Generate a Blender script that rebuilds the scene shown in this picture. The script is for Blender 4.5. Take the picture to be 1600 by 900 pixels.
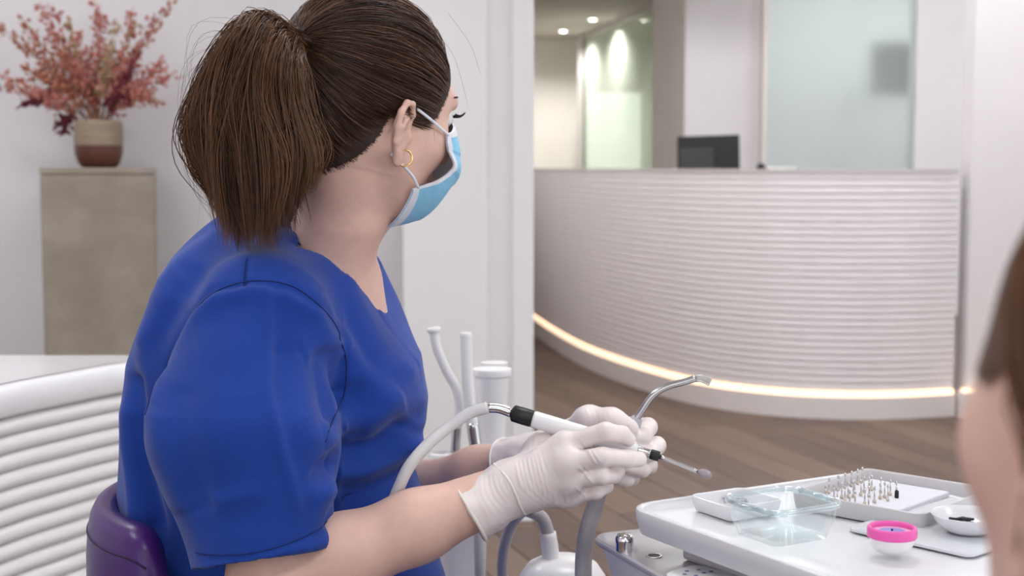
import bpy, bmesh, math, random
import numpy as np
from mathutils import Vector, Matrix, Euler

random.seed(7)
RNG = np.random.default_rng(7)
for o in list(bpy.data.objects):
    bpy.data.objects.remove(o, do_unlink=True)
SC = bpy.context.scene
COL = SC.collection

# ------------------------------------------------------------------ camera
CAM_H = 1.15
FPX = 50 / 36 * 1600
PITCH = math.atan(188 / FPX)
cam = bpy.data.cameras.new('camera')
cam.lens = 50
cam.sensor_width = 36
cam.clip_start = 0.02
cam.dof.use_dof = True
cam.dof.focus_distance = 1.50
cam.dof.aperture_fstop = 7.0
camo = bpy.data.objects.new('camera', cam)
camo.location = (0, 0, CAM_H)
camo.rotation_euler = (math.pi / 2 - PITCH, 0, 0)
COL.objects.link(camo)
SC.camera = camo

# ------------------------------------------------------------------ world, exposure
w = bpy.data.worlds.new('world')
SC.world = w
w.use_nodes = True
bg = w.node_tree.nodes['Background']
bg.inputs[0].default_value = (0.93, 0.95, 1.0, 1)
bg.inputs[1].default_value = 1.9
SC.view_settings.view_transform = 'Standard'
SC.view_settings.look = 'None'
SC.view_settings.gamma = 1
SC.view_settings.use_curve_mapping = False
SC.view_settings.exposure = 0.0
CEIL_FILL = 19.0      # strength of the fill panels added over the treatment room
HALL_FILL = 8.0      # of those added in the reception hall


# ------------------------------------------------------------------ helpers
def P(px, py, d):
    """world point seen at pixel (px,py) of the 1600x900 frame, at distance d (world Y)"""
    r = (px - 800) / FPX
    u = (450 - py) / FPX
    y = math.cos(PITCH) + u * math.sin(PITCH)
    z = -math.sin(PITCH) + u * math.cos(PITCH)
    s = d / y
    return Vector((r * s, d, CAM_H + z * s))


def G(px, py, z):
    """world point of that pixel on the horizontal plane z"""
    r = (px - 800) / FPX
    u = (450 - py) / FPX
    y = math.cos(PITCH) + u * math.sin(PITCH)
    zz = -math.sin(PITCH) + u * math.cos(PITCH)
    s = (z - CAM_H) / zz
    return Vector((r * s, y * s, z))


def A(*v):
    return np.array(v, float)


def MAT(name, col, rough=0.5, metal=0.0, noise=0.0, nscale=8.0, bump=0.0, bscale=60.0, sss=0.0, spec=0.5,
        trans=0.0, ior=1.45, sheen=0.0, emit=None, estr=0.0, col2=None, coat=0.0, stretch=None, attr=None):
    m = bpy.data.materials.new(name)
    m.use_nodes = True
    nt = m.node_tree
    b = nt.nodes['Principled BSDF']
    b.inputs['Base Color'].default_value = (*col, 1)
    b.inputs['Roughness'].default_value = rough
    b.inputs['Metallic'].default_value = metal
    b.inputs['Specular IOR Level'].default_value = spec
    b.inputs['IOR'].default_value = ior
    b.inputs['Transmission Weight'].default_value = trans
    if sss:
        b.inputs['Subsurface Weight'].default_value = sss
        b.inputs['Subsurface Radius'].default_value = (0.012, 0.005, 0.003)
        b.inputs['Subsurface Scale'].default_value = 1.0
    if sheen:
        b.inputs['Sheen Weight'].default_value = sheen
        b.inputs['Sheen Roughness'].default_value = 0.5
    if coat:
        b.inputs['Coat Weight'].default_value = coat
        b.inputs['Coat Roughness'].default_value = 0.08
    if emit:
        b.inputs['Emission Color'].default_value = (*emit, 1)
        b.inputs['Emission Strength'].default_value = estr
    tc = nt.nodes.new('ShaderNodeTexCoord')
    src = tc.outputs['Object']
    if stretch:
        mp = nt.nodes.new('ShaderNodeMapping')
        mp.inputs['Scale'].default_value = stretch
        nt.links.new(src, mp.inputs[0])
        src = mp.outputs[0]
    if attr:
        at = nt.nodes.new('ShaderNodeAttribute')
        at.attribute_name = attr
        nt.links.new(at.outputs['Color'], b.inputs['Base Color'])
    elif noise or col2:
        n = nt.nodes.new('ShaderNodeTexNoise')
        n.inputs['Scale'].default_value = nscale
        n.inputs['Detail'].default_value = 5
        n.inputs['Roughness'].default_value = 0.6
        nt.links.new(src, n.inputs['Vector'])
        rp = nt.nodes.new('ShaderNodeValToRGB')
        c2 = col2 or tuple(min(1, c * (1 + noise)) for c in col)
        c1 = col if col2 else tuple(c * (1 - noise) for c in col)
        rp.color_ramp.elements[0].position = 0.3
        rp.color_ramp.elements[1].position = 0.7
        rp.color_ramp.elements[0].color = (*c1, 1)
        rp.color_ramp.elements[1].color = (*c2, 1)
        nt.links.new(n.outputs['Fac'], rp.inputs[0])
        nt.links.new(rp.outputs[0], b.inputs['Base Color'])
    if bump:
        n2 = nt.nodes.new('ShaderNodeTexNoise')
        n2.inputs['Scale'].default_value = bscale
        n2.inputs['Detail'].default_value = 4
        nt.links.new(src, n2.inputs['Vector'])
        bp = nt.nodes.new('ShaderNodeBump')
        bp.inputs['Strength'].default_value = bump
        bp.inputs['Distance'].default_value = 0.004
        nt.links.new(n2.outputs['Fac'], bp.inputs['Height'])
        nt.links.new(bp.outputs[0], b.inputs['Normal'])
    return m


def GLASS(name, col, rough=0.02, ior=1.5, gloss=(1, 1, 1), base=0.0, basecol=(.8, .9, .9), edge=.45, power=4.0):
    """clear thin glass: tinted see-through body, fresnel reflection, optional milky share"""
    m = bpy.data.materials.new(name)
    m.use_nodes = True
    nt = m.node_tree
    nt.nodes.remove(nt.nodes['Principled BSDF'])
    out = nt.nodes['Material Output']
    nz = nt.nodes.new('ShaderNodeTexNoise')
    nz.inputs['Scale'].default_value = 6
    rp = nt.nodes.new('ShaderNodeValToRGB')
    rp.color_ramp.elements[0].color = (*[c * .985 for c in col], 1)
    rp.color_ramp.elements[1].color = (*col, 1)
    nt.links.new(nz.outputs['Fac'], rp.inputs[0])
    tr = nt.nodes.new('ShaderNodeBsdfTransparent')
    nt.links.new(rp.outputs[0], tr.inputs[0])
    gl = nt.nodes.new('ShaderNodeBsdfGlossy')
    gl.inputs['Color'].default_value = (*gloss, 1)
    gl.inputs['Roughness'].default_value = rough
    lw = nt.nodes.new('ShaderNodeLayerWeight')
    lw.inputs[0].default_value = 0.5
    pw = nt.nodes.new('ShaderNodeMath')
    pw.operation = 'POWER'
    pw.inputs[1].default_value = power
    nt.links.new(lw.outputs['Facing'], pw.inputs[0])
    fr = nt.nodes.new('ShaderNodeMath')
    fr.operation = 'MULTIPLY_ADD'
    fr.inputs[1].default_value = edge
    fr.inputs[2].default_value = ((ior - 1) / (ior + 1)) ** 2
    nt.links.new(pw.outputs[0], fr.inputs[0])
    mx = nt.nodes.new('ShaderNodeMixShader')
    nt.links.new(fr.outputs[0], mx.inputs[0])
    nt.links.new(tr.outputs[0], mx.inputs[1])
    nt.links.new(gl.outputs[0], mx.inputs[2])
    last = mx
    if base:
        df = nt.nodes.new('ShaderNodeBsdfDiffuse')
        df.inputs[0].default_value = (*basecol, 1)
        m2 = nt.nodes.new('ShaderNodeMixShader')
        m2.inputs[0].default_value = base
        nt.links.new(mx.outputs[0], m2.inputs[1])
        nt.links.new(df.outputs[0], m2.inputs[2])
        last = m2
    nt.links.new(last.outputs[0], out.inputs[0])
    return m


def finish(o, mat, parent, kind=None, label=None):
    if mat is not None:
        o.data.materials.append(mat)
    COL.objects.link(o)
    if parent is not None:
        o.parent = parent
        o.matrix_parent_inverse = INV[parent.name]
    if kind:
        o['kind'] = kind
    if label:
        o['label'] = label
    return o


INV = {}


def reg(o):
    """remember the inverse rest matrix of an object so children built in world space stay put"""
    INV[o.name] = o.matrix_basis.inverted()
    if o.parent is not None:
        # grandparents only translate things that already carry their own inverse
        INV[o.name] = Matrix.Identity(4)
    return o


def mesh(name, v, f, mat, parent=None, smooth=True, kind=None, label=None, auto=None):
    me = bpy.data.meshes.new(name)
    v = np.asarray(v, np.float32)
    if isinstance(f, np.ndarray):
        n, k = f.shape
        me.vertices.add(len(v))
        me.vertices.foreach_set('co', v.ravel())
        me.loops.add(n * k)
        me.loops.foreach_set('vertex_index', f.astype(np.int32).ravel())
        me.polygons.add(n)
        me.polygons.foreach_set('loop_start', np.arange(0, n * k, k, dtype=np.int32))
        me.update(calc_edges=True)
    else:
        me.from_pydata([tuple(map(float, p)) for p in v], [], f)
        bm = bmesh.new()
        bm.from_mesh(me)
        bmesh.ops.recalc_face_normals(bm, faces=bm.faces[:])
        bm.to_mesh(me)
        bm.free()
        me.update()
    me.polygons.foreach_set('use_smooth', [smooth] * len(me.polygons))
    if auto is not None:
        me.set_sharp_from_angle(angle=math.radians(auto))
    o = bpy.data.objects.new(name, me)
    finish(o, mat, parent, kind, label)
    return reg(o)


def thing(name, label, cat, loc=(0, 0, 0), group=None):
    o = bpy.data.objects.new(name, None)
    o.location = loc
    o.empty_display_size = 0.05
    COL.objects.link(o)
    o['label'] = label
    o['category'] = cat
    if group:
        o['group'] = group
    INV[o.name] = Matrix.Translation(-Vector(loc))
    return o


def tag(o, label, cat, group=None):
    o['label'] = label
    o['category'] = cat
    if group:
        o['group'] = group
    return o


def copy_thing(t, off, label=None, rotz=0):
    c = t.copy()
    COL.objects.link(c)
    c.location = t.location + Vector(off)
    c.rotation_euler.z += rotz
    for ch in t.children:
        k = ch.copy()
        COL.objects.link(k)
        k.parent = c
        k.matrix_parent_inverse = ch.matrix_parent_inverse
        for g in ch.children:
            q = g.copy()
            COL.objects.link(q)
            q.parent = k
            q.matrix_parent_inverse = g.matrix_parent_inverse
    if label:
        c['label'] = label
    return c


# shape makers return (verts, faces)
def join(*parts):
    V, F, n = [], [], 0
    for v, f in parts:
        V += [tuple(p) for p in v]
        F += [tuple(i + n for i in q) for q in f]
        n = len(V)
    return V, F


def box(lo, hi, bev=0.0, seg=2, M=None):
    bm = bmesh.new()
    bmesh.ops.create_cube(bm, size=1)
    lo, hi = Vector(lo), Vector(hi)
    for v in bm.verts:
        v.co = Vector([(lo[i] + hi[i]) / 2 + v.co[i] * (hi[i] - lo[i]) for i in range(3)])
    if bev:
        bmesh.ops.bevel(bm, geom=bm.edges[:], offset=bev, segments=seg, profile=0.5, affect='EDGES')
    if M is not None:
        bm.transform(M)
    bm.verts.index_update()
    v = [tuple(x.co) for x in bm.verts]
    f = [tuple(x.index for x in q.verts) for q in bm.faces]
    bm.free()
    return v, f


def lathe(prof, n=32, M=None, cap=True):
    V, F = [], []
    for r, z in prof:
        for i in range(n):
            a = 2 * math.pi * i / n
            V.append((r * math.cos(a), r * math.sin(a), z))
    for j in range(len(prof) - 1):
        for i in range(n):
            k = (i + 1) % n
            F.append((j * n + i, j * n + k, (j + 1) * n + k, (j + 1) * n + i))
    if cap:
        F.append(tuple(reversed(range(n))))
        F.append(tuple((len(prof) - 1) * n + i for i in range(n)))
    if M is not None:
        V = [tuple(M @ Vector(p)) for p in V]
    return V, F


def catmull(pts, n):
    pts = [Vector(p) for p in pts]
    if len(pts) == 2:
        return [pts[0].lerp(pts[1], i / n) for i in range(n + 1)]
    q = [2 * pts[0] - pts[1]] + pts + [2 * pts[-1] - pts[-2]]
    out = []
    m = len(pts) - 1
    for i in range(n + 1):
        t = i / n * m
        k = min(int(t), m - 1)
        t -= k
        a, b, c, d = q[k:k + 4]
        out.append(0.5 * (2 * b + (c - a) * t + (2 * a - 5 * b + 4 * c - d) * t * t + (3 * b - a - 3 * c + d) * t ** 3))
    return out


def tube(path, rad, n=12, cap=True, flat=1.0, up=None):
    """path of Vectors, rad float or list; parallel-transport frames"""
    path = [Vector(p) for p in path]
    if not hasattr(rad, '__len__'):
        rad = [rad] * len(path)
    V, F = [], []
    t0 = (path[1] - path[0]).normalized()
    nrm = Vector(up) if up else (Vector((0, 0, 1)) if abs(t0.z) < 0.9 else Vector((1, 0, 0)))
    for i, p in enumerate(path):
        t = (path[min(i + 1, len(path) - 1)] - path[max(i - 1, 0)]).normalized()
        nrm = (nrm - t * nrm.dot(t)).normalized()
        bi = t.cross(nrm)
        for k in range(n):
            a = 2 * math.pi * k / n
            V.append(tuple(p + (nrm * math.cos(a) * flat + bi * math.sin(a)) * rad[i]))
    for j in range(len(path) - 1):
        for i in range(n):
            k = (i + 1) % n
            F.append((j * n + i, j * n + k, (j + 1) * n + k, (j + 1) * n + i))
    if cap:
        F.append(tuple(reversed(range(n))))
        F.append(tuple((len(path) - 1) * n + i for i in range(n)))
    return V, F


def rrect(hx, hy, r, n=6):
    pts = []
    for cx, cy, a0 in ((hx - r, hy - r, 0), (-hx + r, hy - r, 90), (-hx + r, -hy + r, 180), (hx - r, -hy + r, 270)):
        for i in range(n + 1):
            a = math.radians(a0 + 90 * i / n)
            pts.append((cx + r * math.cos(a), cy + r * math.sin(a)))
    return pts


def loft(rings, cap0=True, cap1=True, closed=True):
    V, F = [], []
    n = len(rings[0])
    for r in rings:
        V += [tuple(p) for p in r]
    for j in range(len(rings) - 1):
        for i in range(n if closed else n - 1):
            k = (i + 1) % n
            F.append((j * n + i, j * n + k, (j + 1) * n + k, (j + 1) * n + i))
    if cap0:
        F.append(tuple(reversed(range(n))))
    if cap1:
        F.append(tuple((len(rings) - 1) * n + i for i in range(n)))
    return V, F


def xf(vf, M):
    return [tuple(M @ Vector(p)) for p in vf[0]], vf[1]


def TR(loc, rz=0, rx=0, ry=0):
    return Matrix.Translation(Vector(loc)) @ Euler((rx, ry, rz)).to_matrix().to_4x4()


def along(a, b):
    """matrix taking +Z axis onto a->b with origin a"""
    a, b = Vector(a), Vector(b)
    return Matrix.Translation(a) @ (b - a).to_track_quat('Z', 'Y').to_matrix().to_4x4()


# ------------------------------------------------------------------ signed distance modelling
class SDF:
    def __init__(s, lo, hi, h):
        s.lo, s.h = A(*lo), h
        s.n = np.ceil((A(*hi) - s.lo) / h).astype(int) + 1
        s.ax = [s.lo[i] + h * np.arange(s.n[i]) for i in range(3)]
        s.F = np.full(s.n, 1.0, np.float32)

    def sl(s, lo, hi):
        out = []
        for i in range(3):
            a = max(0, int(math.floor((lo[i] - s.lo[i]) / s.h)))
            b = min(s.n[i], int(math.ceil((hi[i] - s.lo[i]) / s.h)) + 1)
            if b <= a:
                return None
            out.append(slice(a, b))
        return tuple(out)

    def grid(s, q):
        return s.ax[0][q[0]][:, None, None], s.ax[1][q[1]][None, :, None], s.ax[2][q[2]][None, None, :]

    def cap(s, a, b, ra, rb, k=0.01, op='add'):
        a, b = A(*a), A(*b)
        m = max(ra, rb) + k + 3 * s.h
        q = s.sl(np.minimum(a, b) - m, np.maximum(a, b) + m)
        if q is None:
            return s
        X, Y, Z = s.grid(q)
        ba = b - a
        L = ba @ ba + 1e-12
        t = np.clip(((X - a[0]) * ba[0] + (Y - a[1]) * ba[1] + (Z - a[2]) * ba[2]) / L, 0, 1)
        d = np.sqrt((X - a[0] - t * ba[0]) ** 2 + (Y - a[1] - t * ba[1]) ** 2 + (Z - a[2] - t * ba[2]) ** 2) - (ra + (rb - ra) * t)
        if op == 'sub':
            s.F[q] = -s._smin(-s.F[q], d, k)
        else:
            s.F[q] = s._smin(s.F[q], d, k)
        return s

    @staticmethod
    def _smin(a, b, k):
        if k <= 0:
            return np.minimum(a, b)
        hh = np.clip(0.5 + 0.5 * (a - b) / k, 0, 1)
        return a * (1 - hh) + b * hh - k * hh * (1 - hh)

    def chain(s, pts, rads, k=0.01):
        for i in range(len(pts) - 1):
            s.cap(pts[i], pts[i + 1], rads[i], rads[i + 1], k)
        return s

    def ell(s, c, r, R=None, k=0.01, op='add'):
        c, r = A(*c), A(*r)
        m = r.max() + k + 3 * s.h
        q = s.sl(c - m, c + m)
        if q is None:
            return s
        X, Y, Z = s.grid(q)
        X, Y, Z = X - c[0], Y - c[1], Z - c[2]
        if R is not None:
            R = np.array(R)
            U = [R[0, i] * X + R[1, i] * Y + R[2, i] * Z for i in range(3)]
        else:
            U = [X, Y, Z]
        k0 = np.sqrt((U[0] / r[0]) ** 2 + (U[1] / r[1]) ** 2 + (U[2] / r[2]) ** 2)
        k1 = np.sqrt((U[0] / r[0] ** 2) ** 2 + (U[1] / r[1] ** 2) ** 2 + (U[2] / r[2] ** 2) ** 2) + 1e-9
        d = k0 * (k0 - 1) / k1
        if op == 'sub':
            s.F[q] = -s._smin(-s.F[q], d, k)
        else:
            s.F[q] = s._smin(s.F[q], d, k)
        return s

    def field(s, fn, k=0.0, op='add'):
        X, Y, Z = s.grid((slice(None),) * 3)
        d = fn(X, Y, Z)
        if op == 'add':
            s.F = s._smin(s.F, d, k)
        elif op == 'sub':
            s.F = -s._smin(-s.F, d, k)
        elif op == 'int':
            s.F = -s._smin(-s.F, -d, k)
        return s

    def mesh(s, smooth=1):
        F = s.F
        S = F < 0
        nx, ny, nz = s.n
        c = np.zeros((nx - 1, ny - 1, nz - 1), np.int8)
        for i in (0, 1):
            for j in (0, 1):
                for k in (0, 1):
                    c += S[i:nx - 1 + i, j:ny - 1 + j, k:nz - 1 + k]
        I, J, K = np.nonzero((c > 0) & (c < 8))
        idx = np.full(c.shape, -1, np.int64)
        idx[I, J, K] = np.arange(len(I))
        corners = [(i, j, k) for i in (0, 1) for j in (0, 1) for k in (0, 1)]
        val = {q: F[I + q[0], J + q[1], K + q[2]] for q in corners}
        acc = np.zeros((len(I), 3))
        cnt = np.zeros(len(I))
        for p in corners:
            for ax in range(3):
                if p[ax] == 0:
                    q = list(p)
                    q[ax] = 1
                    q = tuple(q)
                    a, b = val[p], val[q]
                    m = (a < 0) != (b < 0)
                    t = np.where(m, a / np.where(m, a - b, 1), 0)
                    pos = np.zeros((len(I), 3))
                    for x in range(3):
                        pos[:, x] = p[x]
                    pos[:, ax] = t
                    acc[m] += pos[m]
                    cnt[m] += 1
        V = s.lo + s.h * (np.stack([I, J, K], 1) + acc / cnt[:, None])
        Q = []
        for ax in range(3):
            a = [slice(None)] * 3
            b = [slice(None)] * 3
            a[ax] = slice(0, -1)
            b[ax] = slice(1, None)
            s0, s1 = S[tuple(a)], S[tuple(b)]
            e = s0 != s1
            o1, o2 = [x for x in range(3) if x != ax]
            E = list(np.nonzero(e))
            ok = np.ones(len(E[0]), bool)
            for o in (o1, o2):
                ok &= (E[o] > 0) & (E[o] < s.n[o] - 1)
            E = [x[ok] for x in E]
            inside = s0[tuple(E)]

            def cell(d1, d2):
                q = [x.copy() for x in E]
                q[o1] -= d1
                q[o2] -= d2
                return idx[tuple(q)]
            quad = np.stack([cell(1, 1), cell(0, 1), cell(0, 0), cell(1, 0)], 1)
            flip = inside if ax != 1 else ~inside
            quad[~flip] = quad[~flip][:, ::-1]
            Q.append(quad)
        Q = np.concatenate(Q)
        Q = Q[(Q >= 0).all(1)]
        V = relax(V, Q, smooth)
        return V, Q


def relax(V, Q, it, lam=0.5):
    E = np.concatenate([Q[:, [0, 1]], Q[:, [1, 2]], Q[:, [2, 3]], Q[:, [3, 0]]])
    for _ in range(it):
        s = np.zeros_like(V)
        c = np.zeros(len(V))
        for a, b in ((0, 1), (1, 0)):
            for x in range(3):
                s[:, x] += np.bincount(E[:, a], V[E[:, b], x], len(V))
            c += np.bincount(E[:, a], minlength=len(V))
        V = V + lam * (s / np.maximum(c, 1)[:, None] - V)
    return V


def vnormals(V, Q):
    fn = np.cross(V[Q[:, 2]] - V[Q[:, 0]], V[Q[:, 3]] - V[Q[:, 1]])
    N = np.zeros_like(V)
    for k in range(4):
        for x in range(3):
            N[:, x] += np.bincount(Q[:, k], fn[:, x], len(V))
    return N / (np.linalg.norm(N, axis=1, keepdims=True) + 1e-12)


def poly_dist(U, poly):
    """distance of 2-D points to a polyline, and the position along it (0..1)"""
    best = np.full(len(U), 9.0)
    tt = np.zeros(len(U))
    n = len(poly) - 1
    for i in range(n):
        a, b = A(*poly[i]), A(*poly[i + 1])
        ba = b - a
        t = np.clip(((U - a) @ ba) / (ba @ ba + 1e-12), 0, 1)
        d = np.linalg.norm(U - a - t[:, None] * ba, axis=1)
        m = d < best
        best[m] = d[m]
        tt[m] = (i + t[m]) / n
    return best, tt


def strands(name, paths, rad, cols, mat, parent, sides=3):
    """paths (N,M,3) array -> one mesh of thin tapered tubes with a colour attribute"""
    N, M, _ = paths.shape
    T = np.gradient(paths, axis=1)
    T /= np.linalg.norm(T, axis=2, keepdims=True) + 1e-9
    ref = np.array([0.31, 0.52, 0.2])
    U = np.cross(T, ref)
    U /= np.linalg.norm(U, axis=2, keepdims=True) + 1e-9
    W = np.cross(T, U)
    t = np.linspace(0, 1, M)
    prof = np.clip(np.minimum(1, (1.02 - t) * 5), 0.15, 1)
    R = (np.asarray(rad)[:, None] * prof[None])[:, :, None]
    V = []
    for k in range(sides):
        a = 2 * math.pi * k / sides
        V.append(paths + R * (U * math.cos(a) + W * math.sin(a)))
    V = np.stack(V, 2).reshape(-1, 3)
    base = (np.arange(N)[:, None, None] * M + np.arange(M - 1)[None, :, None]) * sides
    k = np.arange(sides)[None, None]
    k2 = (k + 1) % sides
    F = np.stack([base + k, base + k2, base + sides + k2, base + sides + k], -1).reshape(-1, 4)
    o = mesh(name, V, F, mat, parent)
    at = o.data.color_attributes.new('tone', 'FLOAT_COLOR', 'POINT')
    C = np.repeat(np.asarray(cols), M * sides, axis=0)
    C = np.concatenate([C, np.ones((len(C), 1))], 1)
    at.data.foreach_set('color', C.astype(np.float32).ravel())
    return o


def inst(name, src, off, parent=None, kind=None, rot=None):
    """an object that shares the mesh of src, moved by off"""
    o = bpy.data.objects.new(name, src.data)
    COL.objects.link(o)
    if parent is not None:
        o.parent = parent
        o.matrix_parent_inverse = INV[parent.name]
    o.location = off
    if rot:
        o.rotation_euler = rot
    if kind:
        o['kind'] = kind
    return o


def struct(name, vf, mat, parent=None, smooth=False, **k):
    return mesh(name, vf[0], vf[1], mat, parent, smooth, kind='structure' if parent is None else None, **k)


# ------------------------------------------------------------------ materials of the setting
M_WALL = MAT('wall_plaster', (0.80, 0.775, 0.785), 0.75, noise=0.025, nscale=3, bump=0.12, bscale=90)
M_WALL2 = MAT('pier_paint', (0.85, 0.835, 0.83), 0.6, noise=0.015, nscale=2, bump=0.06, bscale=120)
M_WALLWARM = MAT('hall_wall_warm', (0.83, 0.79, 0.76), 0.7, noise=0.02, nscale=3)
M_COLUMN = MAT('hall_column_paint', (0.83, 0.80, 0.81), 0.7, noise=0.02, nscale=3)
M_BEIGE = MAT('beige_reveal', (0.82, 0.76, 0.73), 0.7, noise=0.03, nscale=3)
M_CEIL = MAT('ceiling_paint', (0.82, 0.81, 0.80), 0.8, noise=0.01)
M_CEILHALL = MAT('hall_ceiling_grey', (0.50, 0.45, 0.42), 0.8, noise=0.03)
M_FLOORBASE = MAT('floor_substrate', (0.10, 0.062, 0.045), 0.6, noise=0.2, nscale=4)
M_PLANKS = [MAT('oak_plank', c, 0.42, col2=c2, nscale=2.2, stretch=(14, 1.2, 1), bump=0.1, bscale=30)
            for c, c2 in (((0.118, 0.070, 0.048), (0.178, 0.112, 0.082)), ((0.088, 0.051, 0.036), (0.145, 0.089, 0.065)),
                          ((0.145, 0.089, 0.063), (0.205, 0.134, 0.099)))]
M_SLAT = MAT('counter_slat_white', (0.86, 0.825, 0.84), 0.5, noise=0.02, nscale=5)
M_CTOP = MAT('counter_top_grey', (0.62, 0.58, 0.58), 0.4, noise=0.02)
M_PLINTH = MAT('plinth_white', (0.82, 0.78, 0.76), 0.5, noise=0.02)
M_LED = MAT('led_strip_warm', (1, 0.8, 0.6), 0.5, emit=(1.0, 0.70, 0.47), estr=1.25)
M_DESK = MAT('gloss_white_desk', (0.86, 0.85, 0.87), 0.18, noise=0.01, coat=0.4)
M_DESKSLAT = MAT('desk_slat_white', (0.84, 0.82, 0.82), 0.38, noise=0.01)
M_ALU = MAT('aluminium_frame', (0.55, 0.53, 0.52), 0.4, metal=0.6, noise=0.05)
M_GLASS_GREEN = GLASS('green_tinted_glass', (0.90, 0.955, 0.89), base=.28, basecol=(.80, .85, .77))
M_FROST = MAT('frosted_glass', (0.84, 0.90, 0.895), 0.58, trans=0.75, ior=1.12, noise=0.015, nscale=2)
M_FILL = MAT('fill_glow', (1, 1, 1), 0.5, emit=(0.97, 0.985, 1.0), estr=CEIL_FILL)
M_FILLHALL = MAT('hall_fill_glow', (1, 1, 1), 0.5, emit=(0.98, 0.985, 1.0), estr=HALL_FILL)
M_FILLBACK = MAT('back_fill_glow', (1, 1, 1), 0.5, emit=(0.98, 0.985, 1.0), estr=10.5)
M_FILLOFF = MAT('office_fill_glow', (1, 1, 1), 0.5, emit=(0.95, 1.0, 1.0), estr=3.2)
M_SPOT = MAT('downlight_glow', (1, 1, 1), 0.5, emit=(1.0, 0.96, 0.9), estr=12)

# ------------------------------------------------------------------ floor
floor = struct('floor', box((-4, -3, -0.06), (7, 20, -0.012)), M_FLOORBASE)
PA = math.atan2(0.30, -1.0)          # plank direction on the ground
du = Vector((math.sin(0.32), -math.cos(0.32), 0))
dv = Vector((du.y, -du.x, 0)) * -1
PWID, PLEN = 0.155, 1.5
pv = box((-PWID / 2 + .0015, -PLEN / 2 + .0015, -0.014), (PWID / 2 - .0015, PLEN / 2 - .0015, 0), 0.002, 1)
plank_src = [None] * 3
rot = math.atan2(du.y, du.x) - math.pi / 2
cnt = 0
for i in range(-34, 34):
    offs = random.uniform(0, PLEN)
    for j in range(-8, 9):
        c = Vector((1.1, 6.6, 0)) + dv * (i * PWID) + du * (j * PLEN + offs)
        if not (2.9 < c.y < 10.6 and -1.3 < c.x < 3.4 and c.x < 0.42 * c.y + 0.9 and c.x > -0.10 * c.y - .9):
            continue
        mi = random.randrange(3)
        cnt += 1
        if plank_src[mi] is None:
            p = mesh('plank', pv[0], pv[1], M_PLANKS[mi], floor, False)
            p.location = c
            p.rotation_euler = (0, 0, rot)
            plank_src[mi] = p
        else:
            inst('plank', plank_src[mi], c, floor, rot=(0, 0, rot))
# the rest of the oak floor, around and behind the built planks
struct('floor_margin', box((-4, -3, -0.0119), (7, 20, -0.0114)), M_PLANKS[1], floor)

# ------------------------------------------------------------------ treatment room shell
CZ = 2.85
struct('wall_left', box((-3.2, -2.8, 0), (-3.05, 5.15, CZ)), M_WALL)
struct('wall_back', box((-3.05, 5.0, 0), (-0.34, 5.15, CZ)), M_WALL)
# pier that ends the room: front panel, shallow recess, outer panel
yl = 4.55
x0, x1, x2, x3 = P(629, 400, yl).x, P(762, 400, yl).x, P(800, 400, yl).x, P(834, 400, yl).x
pier = struct('wall_pier', box((x0, yl, 0), (x1, 5.15, CZ), 0.004, 1), M_WALL2)
struct('pier_recess', box((x1 - .005, yl + .012, 0), (x2 + .005, 5.15, CZ)), M_WALL, pier)
struct('pier_edge', box((x2, yl, 0), (x3, 5.15, CZ), 0.004, 1), M_WALL2, pier)
struct('ceiling', box((-3.2, -2.8, CZ), (6.5, 5.15, CZ + 0.1)), M_CEIL)
# window front behind the camera: sill, mullions, panes are open sky light
wf = struct('window_1', join(box((-3.2, -2.86, 0), (6.5, -2.76, 0.35)), box((-3.2, -2.86, 2.6), (6.5, -2.76, CZ)),
                             *[box((x - .03, -2.85, .35), (x + .03, -2.77, 2.6)) for x in (-3.1, -1.2, 0.7, 2.6, 4.5, 6.4)]), M_ALU)
# unseen fill panels added under the ceiling to light the room
panel = None
for k, (x, y) in enumerate(((-1.7, 1.3), (-1.7, 3.3), (0.3, 2.1), (2.3, 0.9), (2.3, 3.2), (0.3, -0.6))):
    nm = ['over the window end', 'over the desk', 'over the dental stool', 'over the right-hand chair', 'beside the opening', 'nearest the window front'][k]
    t = thing('fill_panel', 'square flat fill light panel added ' + nm, 'light', (x, y, CZ), 'added fill panels')
    vf = join(box((x - .31, y - .31, CZ - .03), (x + .31, y - .29, CZ - .001)), box((x - .31, y + .29, CZ - .03), (x + .31, y + .31, CZ - .001)),
              box((x - .31, y - .29, CZ - .03), (x - .29, y + .29, CZ - .001)), box((x + .29, y - .29, CZ - .03), (x + .31, y + .29, CZ - .001)))
    mesh('frame', vf[0], vf[1], M_ALU, t, False)
    vf = box((x - .289, y - .289, CZ - .02), (x + .289, y + .289, CZ - .003))
    mesh('diffuser', vf[0], vf[1], M_FILL, t, False)

# ------------------------------------------------------------------ reception hall
HZ = 2.62
HD = 16.6
# right-hand wall beside the counter
cr = G(1506, 650, 0)
struct('wall_right', join(box((cr.x, cr.y - 0.02, 0), (7, cr.y + 0.13, 3.4)), box((cr.x + 0.35, 4.2, 0), (7, cr.y, 3.4))), M_WALL)
vf = loft([[(x, y, z) for x, y in ((cr.x - .03, cr.y + .02), (cr.x - .03, cr.y - .04), (cr.x + .30, cr.y - .55), (cr.x + .36, cr.y - .5))] for z in (0.0, 0.115)])
struct('baseboard_right', vf, M_PLINTH)
vf = loft([[(x, y, z) for x, y in ((cr.x - .012, cr.y + .02), (cr.x - .012, cr.y - .03), (cr.x + .31, cr.y - .52), (cr.x + .36, cr.y - .5))] for z in (0.1151, 0.13)])
struct('trim_1', vf, M_LED)
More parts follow.
